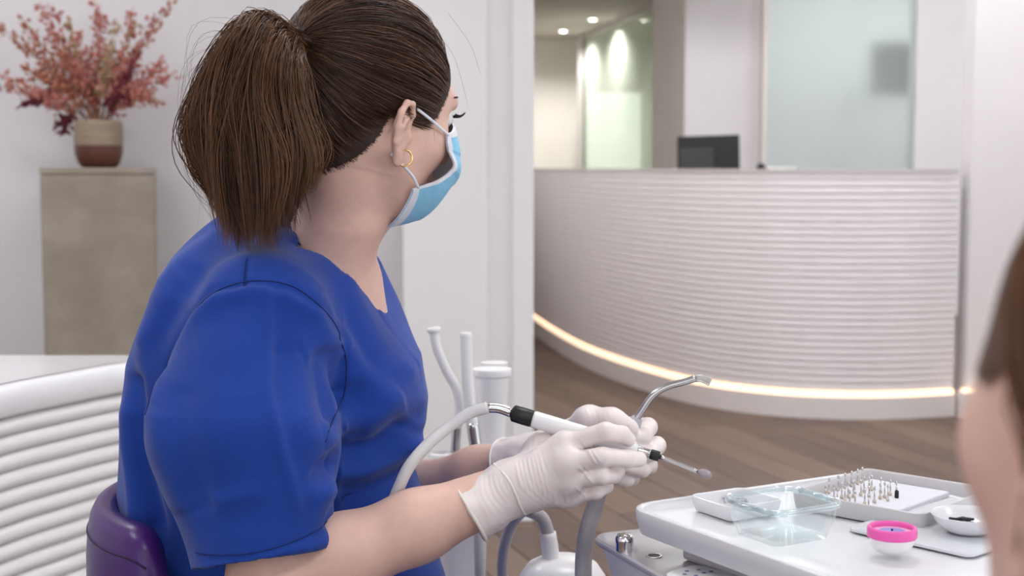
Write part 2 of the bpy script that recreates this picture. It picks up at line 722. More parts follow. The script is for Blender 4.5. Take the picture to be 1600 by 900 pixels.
# back wall pieces of the hall
struct('wall_hall_end', box((-0.6, HD, 0), (.78, HD + .15, HZ + 0.6)), M_WALLWARM)
struct('wall_hall_left', box((-0.34, 5.15, 0), (-0.2, HD, HZ + 0.6)), M_WALLWARM)
cl = 11.2
c0, c1, c2 = P(1019, 200, cl + 0.9), P(1070, 200, cl), P(1186, 200, cl)
vf = loft([[(c0.x, c0.y, z), (c1.x, cl, z), (c2.x, cl, z), (c2.x, c0.y, z)] for z in (0, 3.4)])
col = struct('wall_column', vf, M_COLUMN)
vf = loft([[(c0.x - .004, c0.y, z), (c1.x - .004, cl - .002, z), (c1.x + .004, cl - .002, z), (c0.x + .004, c0.y, z)] for z in (0, 3.39)])
struct('column_reveal', vf, M_BEIGE, col)
# frosted pane and its frame
g0, g1 = P(1197, 200, cl - 0.1), P(1426, 200, cl - 0.1)
win = struct('window_2', box((c2.x, cl - .14, 0), (g0.x, cl + .05, 3.4)), M_BEIGE)
struct('pane', box((g0.x, cl - .1, 0), (g1.x + .03, cl - .088, 3.4)), M_FROST, win)
struct('wall_hall_right', box((g1.x, cl - .16, 0), (7, cl + .05, 3.4)), M_WALL2)
# room behind the frosted pane
struct('wall_office_back', box((c2.x - .3, cl + 2.2, 0), (7, cl + 2.35, 3.4)), M_WALL2)
struct('ceiling_office', box((c2.x - .3, cl + .06, 3.0), (7, cl + 2.2, 3.1)), M_CEIL)
t = thing('fill_panel', 'flat fill light panel added in the room behind the frosted pane', 'light', (3.2, cl + 1.1, 3.0))  # unseen panel, added to light the room behind the pane
vf = box((2.3, cl + .5, 2.96), (4.4, cl + 1.7, 2.99))
mesh('diffuser', vf[0], vf[1], M_FILLOFF, t, False)
vf = box((2.28, cl + .48, 2.975), (4.42, cl + 1.72, 2.999))
mesh('frame', vf[0], vf[1], M_ALU, t, False)
SD = cl + .62
d0, d1 = P(1362, 66, SD), P(1450, 150, SD)
scr = thing('wall_screen', 'dark screen showing as a blur behind the frosted pane', 'screen', (d0.x + .2, SD, d1.z))
M_BLACK = MAT('black_plastic', (0.012, 0.012, 0.014), 0.45, noise=0.1)
M_DGREY = MAT('dark_grey_plastic', (0.045, 0.045, 0.05), 0.5, noise=0.1)
vf = box((d0.x, SD - .02, d1.z), (d1.x + .3, SD + .03, d0.z), .01)
mesh('panel', vf[0], vf[1], M_BLACK, scr, False)
vf = box((d0.x + .2, SD + .03, d1.z + .05), (d0.x + .28, cl + 2.2, d1.z + .1), .01)
mesh('bracket', vf[0], vf[1], M_DGREY, scr, False)
# clear green glass partition running down the hall
gA, gB = P(912, 200, 15.9), P(1060, 200, 12.2)
win3 = struct('window_3', join(
    loft([[(gA.x - .07, gA.y, z), (gA.x - .01, gA.y - .06, z), (gA.x + .02, gA.y + .02, z), (gA.x - .05, gA.y + .08, z)] for z in (0, HZ)]),
    loft([[(gA.x - .02, gA.y, z), (gB.x - .02, gB.y, z), (gB.x + .02, gB.y, z), (gA.x + .02, gA.y, z)] for z in (HZ - .06, HZ)])), M_ALU)
vf = loft([[(gA.x, gA.y, z), (gB.x, gB.y, z), (gB.x + .012, gB.y, z), (gA.x + .012, gA.y, z)] for z in (0, HZ - .06)])
struct('pane', vf, M_GLASS_GREEN, win3)
# green-walled room behind that glass with a bright window
M_GREENW = MAT('pale_green_wall', (0.60, 0.66, 0.54), 0.8, noise=0.03)
struct('wall_green_room', box((0.2, HD + 2.4, 0), (4.5, HD + 2.5, 3.2)), M_GREENW)
struct('wall_green_side', box((1.72, 12.6, 0), (1.80, HD + 2.4, 3.2)), M_GREENW)
M_DAY = MAT('daylit_pane', (1, 1, 1), 0.5, emit=(0.93, 1.0, 0.98), estr=.95)
wl = HD + 2.4
w0, w1 = P(916, 146, wl), P(1000, 300, wl)
win4 = struct('window_4', join(box((w0.x - .05, wl - .03, w1.z), (w0.x, wl - .001, w0.z)), box((w1.x, wl - .03, w1.z), (w1.x + .05, wl - .001, w0.z)),
                               box((w0.x - .05, wl - .03, w0.z), (w1.x + .05, wl - .001, w0.z + .05))), M_PLINTH)
struct('pane', box((w0.x, wl - .02, w1.z), (w1.x, wl - .005, w0.z)), M_DAY, win4)
# ceilings
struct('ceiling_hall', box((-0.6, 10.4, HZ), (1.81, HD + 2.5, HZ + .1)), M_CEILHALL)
struct('ceiling_reception', box((-0.6, 5.15, 3.4), (7, cl + .1, 3.5)), M_CEIL)
struct('wall_bulkhead', box((-0.6, 10.4, HZ), (c1.x + .2, 10.5, 3.4)), M_CEIL)
for k, (px, py) in enumerate(((880, 48), (926, 30))):
    ld = bpy.data.lights.new('downlight_lamp', 'SPOT')
    ld.energy = 110
    ld.color = (1, .97, .93)
    ld.spot_size = math.radians(150)
    ld.spot_blend = .6
    ld.shadow_soft_size = .034
    g = G(px, py, HZ)
    t = thing('downlight', 'small round ceiling downlight glowing in the hall, %s of the two' % ('left' if k == 0 else 'right'), 'light', (g.x, g.y, HZ), 'hall downlights')
    vf = lathe([(.035, -.006), (.06, -.006), (.062, -.001), (.035, -.001)], 20, Matrix.Translation((g.x, g.y, HZ)))
    mesh('trim_ring', vf[0], vf[1], M_PLINTH, t)
    vf = lathe([(.034, -.010), (.034, -.007)], 20, Matrix.Translation((g.x, g.y, HZ)))
    mesh('lens', vf[0], vf[1], M_SPOT, t, False)
    lo = bpy.data.objects.new('lamp', ld)
    COL.objects.link(lo)
    lo.parent = t
    lo.location = (0, 0, -.02)
for k, (x, y) in enumerate(((0.6, 5.75), (2.0, 5.75), (1.5, 9.0), (3.3, 8.8))):  # unseen panels added to brighten the counter front and the back walls
    t = thing('fill_panel', 'broad fill light panel added in the reception, ' + ('nearest the pier', 'nearest the right wall', 'behind the counter', 'beside the frosted pane')[k], 'light', (x, y, 3.4), 'reception fill panels')
    vf = box((x - .5, y - .5, 3.37), (x + .5, y + .5, 3.39))
    mesh('diffuser', vf[0], vf[1], M_FILLHALL if k < 2 else M_FILLBACK, t, False)
    vf = box((x - .53, y - .53, 3.38), (x + .53, y + .53, 3.399))
    mesh('frame', vf[0], vf[1], M_ALU, t, False)

# ------------------------------------------------------------------ curved reception counter
base = [G(*p, 0) for p in ((790, 482), (836, 524), (900, 567), (980, 601), (1080, 631), (1190, 648), (1300, 655), (1400, 655), (1492, 650))]
curve = catmull(base, 48)


def offset(curve, d):
    out = []
    for i, p in enumerate(curve):
        t = curve[min(i + 1, len(curve) - 1)] - curve[max(i - 1, 0)]
        n = Vector((-t.y, t.x, 0)).normalized()
        out.append(p + n * d)
    return out


def strip(curve, prof):
    """sweep a closed (offset, z) profile along a plan curve"""
    rings = []
    cs = {d: offset(curve, d) for d in set(q[0] for q in prof)}
    for i in range(len(curve)):
        rings.append([(cs[d][i].x, cs[d][i].y, z) for d, z in prof])
    return loft(rings)


counter = thing('reception_counter', 'white curved reception counter with fine horizontal ribs and glowing base', 'counter', (curve[24].x, curve[24].y, 0))
CT = 1.143
vf = strip(curve, [(0.0, 0), (0.10, 0), (0.10, .10), (0.0, .10)])
mesh('plinth', vf[0], vf[1], M_PLINTH, counter, True, auto=40)
vf = strip(curve, [(0.012, .1005), (0.05, .1005), (0.05, .124), (0.012, .124)])
mesh('light_strip', vf[0], vf[1], M_LED, counter, True, auto=40)
vf = strip(curve, [(0.045, .125), (0.10, .125), (0.10, CT - .02), (0.045, CT - .02)])
mesh('body', vf[0], vf[1], M_CTOP, counter, True, auto=40)
vf = strip(curve, [(0.015, CT - .018), (0.45, CT - .018), (0.45, CT), (0.015, CT)])
mesh('top', vf[0], vf[1], M_CTOP, counter, True, auto=40)
ns = 31
pitch = (CT - .02 - .127) / ns
pr = [(0.046, .0006), (0.0222, .0006), (0.0196, pitch * .2), (0.0188, pitch * .5), (0.0196, pitch * .78), (0.0222, pitch - .0008), (0.046, pitch - .0008)]
vf = strip(curve, list(reversed(pr)))
s0 = mesh('slat', vf[0], vf[1], M_SLAT, counter, True, auto=50)
s0.location = (0, 0, .127)
for i in range(1, ns):
    inst('slat', s0, (0, 0, .127 + i * pitch), counter)

# things behind / on the counter
md = curve[20].y + .95
m0, m1 = P(1059, 214, md), P(1155, 256, md)
mon = thing('monitor', 'black computer monitor seen from behind above the reception counter', 'monitor', ((m0.x + m1.x) / 2, md, .74))
Mm = TR(((m0.x + m1.x) / 2, md, (m0.z + m1.z) / 2 - .04), rz=-0.18, rx=-0.12, ry=-.03)
hw = (m1.x - m0.x) / 2
vf = xf(box((-hw, -.012, -.135), (hw, .012, .125), .006), Mm)
mesh('screen_back', vf[0], vf[1], M_BLACK, mon, False)
vf = xf(box((-hw * .92, -.03, -.13), (hw * .2, -.011, .055), .008), Mm)
mesh('rear_housing', vf[0], vf[1], M_DGREY, mon, False)
vf = join(box((Mm.translation.x - .03, md - .01, .755), (Mm.translation.x + .03, md + .015, Mm.translation.z), .005), box((Mm.translation.x - .12, md - .09, .74), (Mm.translation.x + .12, md + .09, .755), .005))
mesh('stand', vf[0], vf[1], M_BLACK, mon, False)
desk_z = .74
cin = offset(curve, .46)
vf = loft([[(q.x, q.y, z) for q in cin[6:42]] + [(q.x + .12, q.y + .7, z) for q in reversed(offset(curve, .5)[6:42])] for z in (.70, .739)])
wd = mesh('work_desk', vf[0], vf[1], M_CTOP, None, False)
tag(wd, 'low work surface hidden behind the curved reception counter', 'desk')
k = P(1189, 255, curve[24].y + .2)
pen = thing('card_terminal', 'tiny black card terminal standing on the reception counter top', 'terminal', (k.x, k.y, CT))
vf = box((k.x - .018, k.y - .03, CT), (k.x + .018, k.y + .03, CT + .018), .004)
mesh('body', vf[0], vf[1], M_BLACK, pen, False)
vf = box((k.x - .014, k.y - .02, CT + .018), (k.x + .014, k.y + .02, CT + .03), .003)
mesh('keypad', vf[0], vf[1], M_DGREY, pen, False)
M_PAPER = MAT('paper_white', (.85, .84, .83), .7, noise=.01)
vf = box((k.x + .03, k.y - .06, CT), (k.x + .17, k.y + .12, CT + .010), .002, 1)
tag(mesh('paper_pad', vf[0], vf[1], M_PAPER, None, False), 'thin white paper pad lying on the reception counter beside the terminal', 'paper')

# ------------------------------------------------------------------ white desk at the left
DZ = .75
dpts = [G(-330, 700, DZ), G(-180, 650, DZ), G(0, 606, DZ), G(100, 586, DZ), G(205, 568, DZ), G(330, 557, DZ)]
dc = catmull(dpts, 40)
desk = thing('curved_desk', 'glossy white curved desk with horizontal ribbed front beside the stool', 'desk', (dc[20].x, dc[20].y, 0))
yb = G(100, 555.0, DZ).y
top_out = [(p.x, p.y) for p in offset(dc, .02)] + [(dc[-1].x, yb), (-2.2, yb), (-2.2, dc[0].y)]
vf = loft([[(x, y, z) for x, y in top_out] for z in (DZ - .03, DZ)])
mesh('worktop', vf[0], vf[1], M_DESK, desk, False)
FH = .058
vf = strip(dc, [(.03, DZ - FH), (0.004, DZ - FH), (0, DZ - FH + .006), (0, DZ - .022), (.003, DZ - .010), (.010, DZ - .002), (.022, DZ), (.03, DZ)])
mesh('front_edge', vf[0], vf[1], M_DESK, desk, True, auto=60)
vf = strip(dc, [(.04, .06), (.10, .06), (.10, DZ - FH), (.04, DZ - FH)])
mesh('body', vf[0], vf[1], M_DESKSLAT, desk, True, auto=40)
dp = .0335
pr = [(.045, .0008), (.016, .0008), (.010, dp * .12), (.006, dp * .35), (.007, dp * .6), (.013, dp * .85), (.020, dp - .0012), (.045, dp - .0015)]
vf = strip(dc, list(reversed(pr)))
s0 = mesh('slat', vf[0], vf[1], M_DESKSLAT, desk, True, auto=60)
nd = int((DZ - FH - .07) / dp)
for i in range(nd):
    z = DZ - FH - .004 - (i + 1) * dp
    if i == 0:
        s0.location = (0, 0, z)
    else:
        inst('slat', s0, (0, 0, z), desk)

# ------------------------------------------------------------------ concrete pedestal, vase, dried bouquet
M_CONC = MAT('raw_concrete', (0.245, 0.205, 0.165), 0.85, col2=(0.37, 0.32, 0.265), nscale=5, bump=0.25, bscale=40)
pdp = 4.55
a0, a1 = P(42, 262, pdp), P(216, 262, pdp)
pz = a0.z
ped = thing('pedestal', 'tall raw concrete pedestal standing against the pale wall', 'pedestal', ((a0.x + a1.x) / 2, pdp + .17, 0))
Mpd = TR(((a0.x + a1.x) / 2, pdp + .17, 0), rz=.285) @ Matrix.Translation((-(a0.x + a1.x) / 2, -pdp - .17, 0))
vf = box((a0.x, pdp, 0.0), (a1.x, pdp + .34, pz - .022), .004, 1)
vf = xf(vf, Mpd)
mesh('block', vf[0], vf[1], M_CONC, ped, False)
vf = box((a0.x - .002, pdp - .002, pz - .0215), (a1.x + .002, pdp + .342, pz), .003, 1)
vf = xf(vf, Mpd)
mesh('cap_slab', vf[0], vf[1], M_CONC, ped, False)
vc = P(155, 257, pdp + .15)
vx, vy = vc.x, pdp + .15
M_VTAN = MAT('vase_tan_glaze', (0.235, 0.175, 0.12), 0.45, col2=(0.34, 0.26, 0.18), nscale=9, stretch=(1, 1, 8))
M_VRED = MAT('vase_brown_glaze', (0.115, 0.040, 0.028), 0.35, noise=.15)
M_VDARK = MAT('vase_inside', (0.05, 0.03, 0.025), .8, noise=.1)
vase = thing('vase', 'round ceramic vase with tan upper band and brown base on the pedestal', 'vase', (vx, vy, pz))
Mv = Matrix.Translation((vx, vy, pz))
vf = lathe([(.050, 0.0), (.058, .004), (.069, .022), (.0765, .045), (.078, .073)], 40, Mv)
mesh('base', vf[0], vf[1], M_VRED, vase, True, auto=60)
vf = lathe([(.078, .0732), (.079, .10), (.078, .135), (.076, .153), (.0745, .155), (.072, .153), (.072, .09)], 40, Mv, cap=False)
mesh('body', vf[0], vf[1], M_VTAN, vase, True, auto=60)
vf = lathe([(.071, .09), (.071, .092)], 32, Mv)
mesh('inside', vf[0], vf[1], M_VDARK, vase, False)

bq = thing('dried_bouquet', 'airy bouquet of dried pink, rust and burgundy stems in the vase', 'bouquet', (vx, vy, pz + .12))
M_ST = [MAT('dry_stem_' + n, c, .8, noise=.15) for n, c in (('rust', (.30, .13, .075)), ('tan', (.40, .27, .15)), ('plum', (.14, .035, .04)))]
M_FL = [MAT('dry_floret_' + n, c, .85, noise=.25, nscale=60) for n, c in
        (('rust', (.50, .19, .12)), ('pink', (.62, .23, .19)), ('tan', (.52, .35, .20)), ('plum', (.20, .035, .05)), ('rose', (.55, .15, .14)))]


def leaf(p, d, L, wd):
    d = d.normalized()
    s = d.cross(Vector((random.gauss(0, 1), random.gauss(0, 1), random.gauss(0, 1)))).normalized()
    n = d.cross(s) * wd * .35
    q = [p, p + d * L * .35 + s * wd, p + d * L * .75 + s * wd * .7, p + d * L, p + d * L * .75 - s * wd * .7, p + d * L * .35 - s * wd, p + d * L * .5 + n, p + d * L * .5 - n]
    f = [(0, 1, 6), (1, 2, 6), (2, 3, 6), (3, 4, 6), (4, 5, 6), (5, 0, 6), (1, 0, 7), (2, 1, 7), (3, 2, 7), (4, 3, 7), (5, 4, 7), (0, 5, 7)]
    return q, f


def branch(tip, mi, fi, dens, size, spread, droop=0.0, start=.35):
    tip = Vector(tip)
    b0 = Vector((vx + random.uniform(-.035, .035), vy + random.uniform(-.03, .03), pz + .10))
    mid = b0.lerp(tip, .5) + Vector((0, 0, .03 + droop))
    path = catmull([b0, b0.lerp(mid, .5) + Vector((0, 0, .02)), mid, tip], 14)
    vf = tube(path, [0.0022 * (1 - .6 * i / 14) for i in range(15)], 5)
    st = mesh('branch', vf[0], vf[1], M_ST[mi], bq)
    parts = []
    for _ in range(dens):
        t = random.uniform(start, 1) ** .8
        i = min(int(t * 14), 13)
        p = path[i].lerp(path[i + 1], t * 14 - i)
        dr = (path[i + 1] - path[i]).normalized() + Vector((random.gauss(0, .7), random.gauss(0, .7), random.gauss(0, .7)))
        off = Vector((random.gauss(0, 1), random.gauss(0, 1), random.gauss(0, 1))) * spread * (1.15 - t * .7)
        parts.append(leaf(p + off, dr, size * random.uniform(.6, 1.5), size * random.uniform(.25, .5)))
    vf = join(*parts)
    mesh('florets', vf[0], vf[1], M_FL[fi], st, True, kind='stuff')


tips = [(0, 40, 0, 0), (5, 118, 0, 1), (-20, 128, 0, 0), (60, 8, 0, 1), (82, 14, 0, 4), (35, 30, 0, 0), (105, 30, 1, 2), (150, 4, 0, 1), (160, 25, 0, 4), (178, 40, 1, 2),
        (205, 20, 0, 1), (212, 45, 1, 2), (268, 6, 0, 0), (240, 35, 0, 1), (258, 95, 0, 1), (270, 118, 0, 1), (238, 108, 0, 4), (225, 130, 0, 1), (250, 160, 0, 0), (20, 60, 0, 0),
        (50, 60, 0, 0), (75, 50, 0, 1), (95, 75, 0, 0), (120, 55, 0, 1), (140, 80, 0, 4), (170, 75, 1, 2), (190, 90, 0, 1), (205, 100, 2, 3), (215, 85, 2, 3), (195, 120, 2, 3),
        (40, 105, 0, 0), (65, 120, 0, 0), (20, 135, 0, 1), (38, 165, 2, 3), (62, 150, 2, 3), (88, 195, 2, 3), (98, 205, 2, 3), (200, 155, 2, 3), (182, 140, 2, 3), (110, 100, 0, 0), (130, 115, 0, 4), (155, 110, 0, 1), (232, 150, 0, 1)]
for k, (px, py, mi, fi) in enumerate(tips):
    dp_ = pdp + .17 + random.uniform(-.14, .14)
    low = py > 140
    branch(P(px, py, dp_), mi, fi, 34 if fi == 3 else 90, .021 if fi == 3 else .0165, .012 if fi == 3 else .019, droop=.05 if low else 0, start=.72 if fi == 3 and low else .4)

# ------------------------------------------------------------------ materials for people
M_SKIN = MAT('skin', (0.735, 0.475, 0.385), 0.5, noise=0.07, nscale=30, sss=0.12, bump=0.08, bscale=400)
M_SKIN2 = MAT('skin_light', (0.80, 0.51, 0.41), 0.5, noise=0.05, nscale=25, sss=0.12)
M_HAIR = MAT('hair_strand', (0.05, 0.022, 0.014), 0.36, attr='tone', spec=0.45)
M_SCALP = MAT('hair_underlayer', (0.030, 0.014, 0.010), 0.6, noise=0.3, nscale=120)
M_SCRUB = MAT('blue_scrub_cloth', (0.011, 0.048, 0.29), 0.8, noise=0.05, nscale=300, bump=0.12, bscale=900, sheen=0.15, spec=0.2)
M_SCRUBBAND = MAT('blue_scrub_band', (0.010, 0.043, 0.265), 0.8, noise=0.05, nscale=300, bump=0.12, bscale=900, sheen=0.15, spec=0.2)
M_GLOVE = MAT('latex_glove', (0.80, 0.715, 0.695), 0.42, noise=0.04, nscale=40, sss=0.15, bump=0.10, bscale=90)
M_GLOVEEDGE = MAT('latex_rolled_edge', (0.84, 0.78, 0.72), 0.45, noise=0.02)
M_MASK = MAT('mask_blue', (0.27, 0.60, 0.82), 0.85, noise=0.06, nscale=120, bump=0.1, bscale=700)
M_MASKW = MAT('mask_white', (0.78, 0.80, 0.86), 0.85, noise=0.04, nscale=120)
M_GOLD = MAT('gold', (0.83, 0.56, 0.24), 0.2, metal=1.0, noise=0.03)
M_EYEW = MAT('eye_white', (0.8, 0.78, 0.76), 0.2, noise=0.02)
M_IRIS = MAT('iris_brown', (0.06, 0.03, 0.015), 0.2, noise=0.2)
M_LASH = MAT('eyelash_black', (0.012, 0.008, 0.007), 0.6, noise=0.1)


def head_matrix(center, yaw, pitch, roll):
    return Matrix.Translation(Vector(center)) @ Matrix.Rotation(yaw, 4, 'Z') @ Matrix.Rotation(pitch, 4, 'Y') @ Matrix.Rotation(roll, 4, 'X')


def build_head(H, neck_pts, neck_r, extra=None, h=0.0022):
    """skin of head, ears, face and neck as one surface; local x forward, y left, z up"""
    Hi = H.inverted()
    npts = [tuple(Hi @ Vector(p)) for p in neck_pts]
    lo = np.minimum(A(-.125, -.12, -.20), np.min(np.array(npts), 0) - .09)
    hi = np.maximum(A(.14, .12, .12), np.max(np.array(npts), 0) + .09)
    s = SDF(lo, hi, h)
    s.ell((-.012, 0, .012), (.094, .073, .088), k=0)
    s.ell((.034, 0, -.008), (.058, .060, .072), k=.03)
    s.ell((.042, 0, -.062), (.046, .050, .056), k=.03)
    for g in (-1, 1):
        s.cap((-.004, g * .056, -.062), (.052, g * .024, -.108), .016, .015, .03)
        s.ell((.054, g * .040, -.040), (.026, .022, .022), k=.025)
    s.ell((.072, 0, -.108), (.020, .022, .017), k=.022)
    s.cap((.086, -.028, .014), (.086, .028, .014), .0095, .0095, .022)
    s.cap((.090, 0, .000), (.110, 0, -.040), .006, .0095, .012)
    s.ell((.100, .010, -.046), (.010, .006, .007), k=.007)
    s.ell((.100, -.010, -.046), (.010, .006, .007), k=.007)
    s.ell((.088, 0, -.072), (.012, .023, .006), k=.008)
    s.ell((.086, 0, -.081), (.012, .020, .006), k=.006)
    for g in (-1, 1):
        s.ell((.096, g * .031, -.004), (.016, .015, .011), k=.012, op='sub')
    s.chain(npts, neck_r, .03)
    s.cap(NECK_L[0], NECK_L[1], .047, .040, .03)
    s.plain = s.F.copy()
    for g in (-1, 1):
        # ear: disc, hollow, rim, lobe, tragus
        R = Matrix.Rotation(g * -0.42, 3, 'Z') @ Matrix.Rotation(-.16, 3, 'Y')
        c = Vector((-.003, g * .0770, -.044))
        E = lambda x, y, z: c + R @ Vector((x, g * y, z))
        s.ell(E(0, 0, 0), (.0155, .0050, .027), R, .006)
        rim = [E(.013, .001, .006), E(.014, .004, .020), E(.006, .0065, .031), E(-.006, .007, .031), E(-.0155, .007, .020), E(-.0175, .0065, .004), E(-.0155, .005, -.012), E(-.009, .004, -.025)]
        s.chain(rim, [.0026, .0032, .0036, .0038, .0038, .0036, .0034, .004], .003)
        s.ell(E(-.002, .002, -.030), (.0085, .0048, .0095), R, .005)
        s.ell(E(.004, .006, -.004), (.0085, .0055, .013), R, .003, op='sub')
        s.ell(E(-.001, .0075, .019), (.0075, .004, .008), R, .003, op='sub')
        s.chain([E(-.009, .006, -.010), E(-.010, .0065, .004), E(-.004, .006, .012), E(.006, .004, .014)], [.003, .0032, .003, .0022], .003)
        s.ell(E(.0125, .003, -.006), (.0045, .0042, .0075), R, .004)
    if extra:
        extra(s, Hi)
    return s


HL_SHIFT = [0.0]


def hairline(x):
    x = x - HL_SHIFT[0]
    return np.interp(x, [-.11, -.070, -.058, -.045, -.034, -.024, -.014, -.004, .016, .030, .042, .055, .068, .080], [-.112, -.112, -.110, -.100, -.086, -.062, -.030, -.012, -.020, -.030, -.026, .002, .036, .062])


CR_C, CR_R = A(-.012, 0, .012), A(.094, .073, .088)
NECK_L = [(-.034, 0, -.05), (-.014, 0, -.090)]


SKULL = [None]


def scalp_radius(D):
    """distance from the cranium centre to the (earless) skin along unit directions D (...,3)"""
    sk = SKULL[0]
    F, n = sk.plain, sk.n
    lo = np.full(D.shape[:-1], .045)
    hi = np.full(D.shape[:-1], .135)
    for _ in range(13):
        m = (lo + hi) / 2
        Q = (CR_C + D * m[..., None] - sk.lo) / sk.h
        i = [np.clip(np.floor(Q[..., x]).astype(int), 0, n[x] - 2) for x in range(3)]
        f = [np.clip(Q[..., x] - i[x], 0, 1) for x in range(3)]
        d = 0
        for a in (0, 1):
            for b in (0, 1):
                for c in (0, 1):
                    d = d + (f[0] if a else 1 - f[0]) * (f[1] if b else 1 - f[1]) * (f[2] if c else 1 - f[2]) * F[i[0] + a, i[1] + b, i[2] + c]
        ins = d < 0
        lo = np.where(ins, m, lo)
        hi = np.where(ins, hi, m)
    return (lo + hi) / 2


def hair_cap(name, H, parent, off=.0035, mat=M_SCALP):
    n, m = 330, 420
    th, ph = np.meshgrid(np.pi * np.arange(n + 1) / n, 2 * np.pi * np.arange(m) / m, indexing='ij')
    D = np.stack([np.sin(th) * np.cos(ph), np.sin(th) * np.sin(ph), np.cos(th)], -1)
    Pp = CR_C + D * (scalp_radius(D) + off)[..., None]
    V = Pp.reshape(-1, 3)
    keep = V[:, 2] > hairline(V[:, 0]) + .007
    i, j = np.meshgrid(np.arange(n), np.arange(m), indexing='ij')
    F = np.stack([i * m + j, i * m + (j + 1) % m, (i + 1) * m + (j + 1) % m, (i + 1) * m + j], -1).reshape(-1, 4)
    F = F[keep[F].all(1)]
    used = np.unique(F)
    mp = np.zeros(len(V), int)
    mp[used] = np.arange(len(used))
    W = V[used] @ np.array(H.to_3x3()).T + np.array(H.translation)
    return mesh(name, W, mp[F], mat, parent)


def tone(n, dark=(.030, .0135, .009), light=(.125, .058, .030), gold=.06):
    t = RNG.random(n) ** 2.0
    c = A(*dark)[None] * (1 - t[:, None]) + A(*light)[None] * t[:, None]
    g = RNG.random(n) < gold
    c[g] = A(.20, .098, .05)
    return c


def noise3(V, scale, seed):
    """cheap smooth noise: a few random plane waves"""
    r = np.random.default_rng(seed)
    out = np.zeros(len(V))
    for i in range(7):
        k = r.normal(size=3) * scale
        out += np.sin(V @ k + r.uniform(0, 6.28))
    return out / 7 ** .5


# ------------------------------------------------------------------ the clinician
HC = P(582, 150, 1.625)
H = head_matrix(HC, math.radians(39), math.radians(15), math.radians(0))
YM = 1.68
body_pos = Vector((-.30, YM, 0))
woman = thing('person', 'person in blue scrubs and face mask with brown ponytail, holding dental instruments', 'person', body_pos)

neck = [H @ Vector((-.030, 0, -.045)), P(534, 335, 1.630), P(513, 400, 1.650), P(500, 455, 1.68)]


def torso_tab():
    rows = [(335, 352, 450, .045), (350, 335, 500, .058), (368, 318, 535, .078), (400, 292, 562, .132), (450, 262, 584, .168), (500, 236, 612, .176), (560, 212, 654, .172),
            (620, 200, 669, .166), (655, 197, 664, .160), (690, 195, 646, .155), (720, 193, 640, .152), (760, 192, 655, .152), (820, 190, 672, .158), (900, 186, 694, .165), (1000, 182, 712, .18), (1060, 182, 712, .18)]
    z, xb, xf_, b = [], [], [], []
    for py, l, r, hw in rows:
        q = P(l, py, YM)
        z.append(q.z)
        xb.append(q.x)
        xf_.append(P(r, py, YM).x)
        b.append(hw)
    o = np.argsort(z)
    return [np.array(t)[o] for t in (z, xb, xf_, b)]


TZ, TXB, TXF, TB = torso_tab()
KZ = [P(500, py, YM).z for py in (640, 500, 420)]


def turn(z):
    """how far the upper trunk is turned towards the near side"""
    return np.interp(z, KZ, [0.0, .20, .26])


def torso_field(inset=0.0):
    def fn(X, Y, Z):
        xb, xf_, b = np.interp(Z, TZ, TXB), np.interp(Z, TZ, TXF), np.interp(Z, TZ, TB) - inset
        c, a = (xb + xf_) / 2, (xf_ - xb) / 2 - inset
        c = c + turn(Z) * np.clip(Y - YM, -.03, .2)
        u, v = np.abs((X - c) / a), np.abs((Y - YM) / b)
        q = (u ** 2.35 + v ** 2.35) ** (1 / 2.35)
        d = (q - 1) * np.minimum(a, b)
        d = np.maximum(d, Z - TZ[-1] + inset)
        return np.maximum(d, TZ[0] - Z).astype(np.float32)
    return fn


# right (near) and left (far) arm joints
R_SH, R_EL, R_WR = P(402, 478, 1.515), P(420, 915, 1.455), P(800, 762, 1.50)
L_SH, L_EL, L_WR = Vector((R_SH.x + .01, 2 * YM - R_SH.y, R_SH.z)), P(585, 790, 1.85), P(868, 705, 1.640)


def chest(s, Hi):
    # upper chest and shoulders under the cloth, in head space
    for a, b, ra, rb in ((P(505, 465, 1.68), R_SH + Vector((0, .03, -.02)), .045, .036), (P(505, 465, 1.68), L_SH + Vector((0, -.03, -.02)), .045, .036),
                         (P(495, 450, 1.68), P(470, 640, 1.68), .062, .09), (P(525, 455, 1.68), P(535, 540, 1.68), .035, .06)):
        s.cap(tuple(Hi @ a), tuple(Hi @ b), ra, rb, .04)


s = build_head(H, neck, [.047, .0445, .0445, .052], chest)
SKULL[0] = s
hv, hq = s.mesh(1)
hv = np.array([H @ Vector(p) for p in hv])
# arms
s = SDF((-.36, 1.38, .60), (.05, 1.92, 1.04), .0035)
mid = lambda a, b, t: Vector(a).lerp(Vector(b), t)
s.chain([R_SH, mid(R_SH, R_EL, .5), R_EL, mid(R_EL, R_WR, .28), mid(R_EL, R_WR, .6), R_WR], [.038, .042, .041, .0425, .036, .0265], .02)
s.chain([L_SH, mid(L_SH, L_EL, .5), L_EL, mid(L_EL, L_WR, .28), mid(L_EL, L_WR, .6), L_WR], [.038, .040, .036, .036, .032, .0265], .02)
s.cap(R_SH, L_SH, .034, .034, .03)
s.cap(P(480, 470, YM), P(460, 700, YM), .07, .07, .03)
av, aq = s.mesh(1)
bv = np.concatenate([hv, av])
bqd = np.concatenate([hq, aq + len(hv)])
body = mesh('body', bv, bqd, M_SKIN, woman)

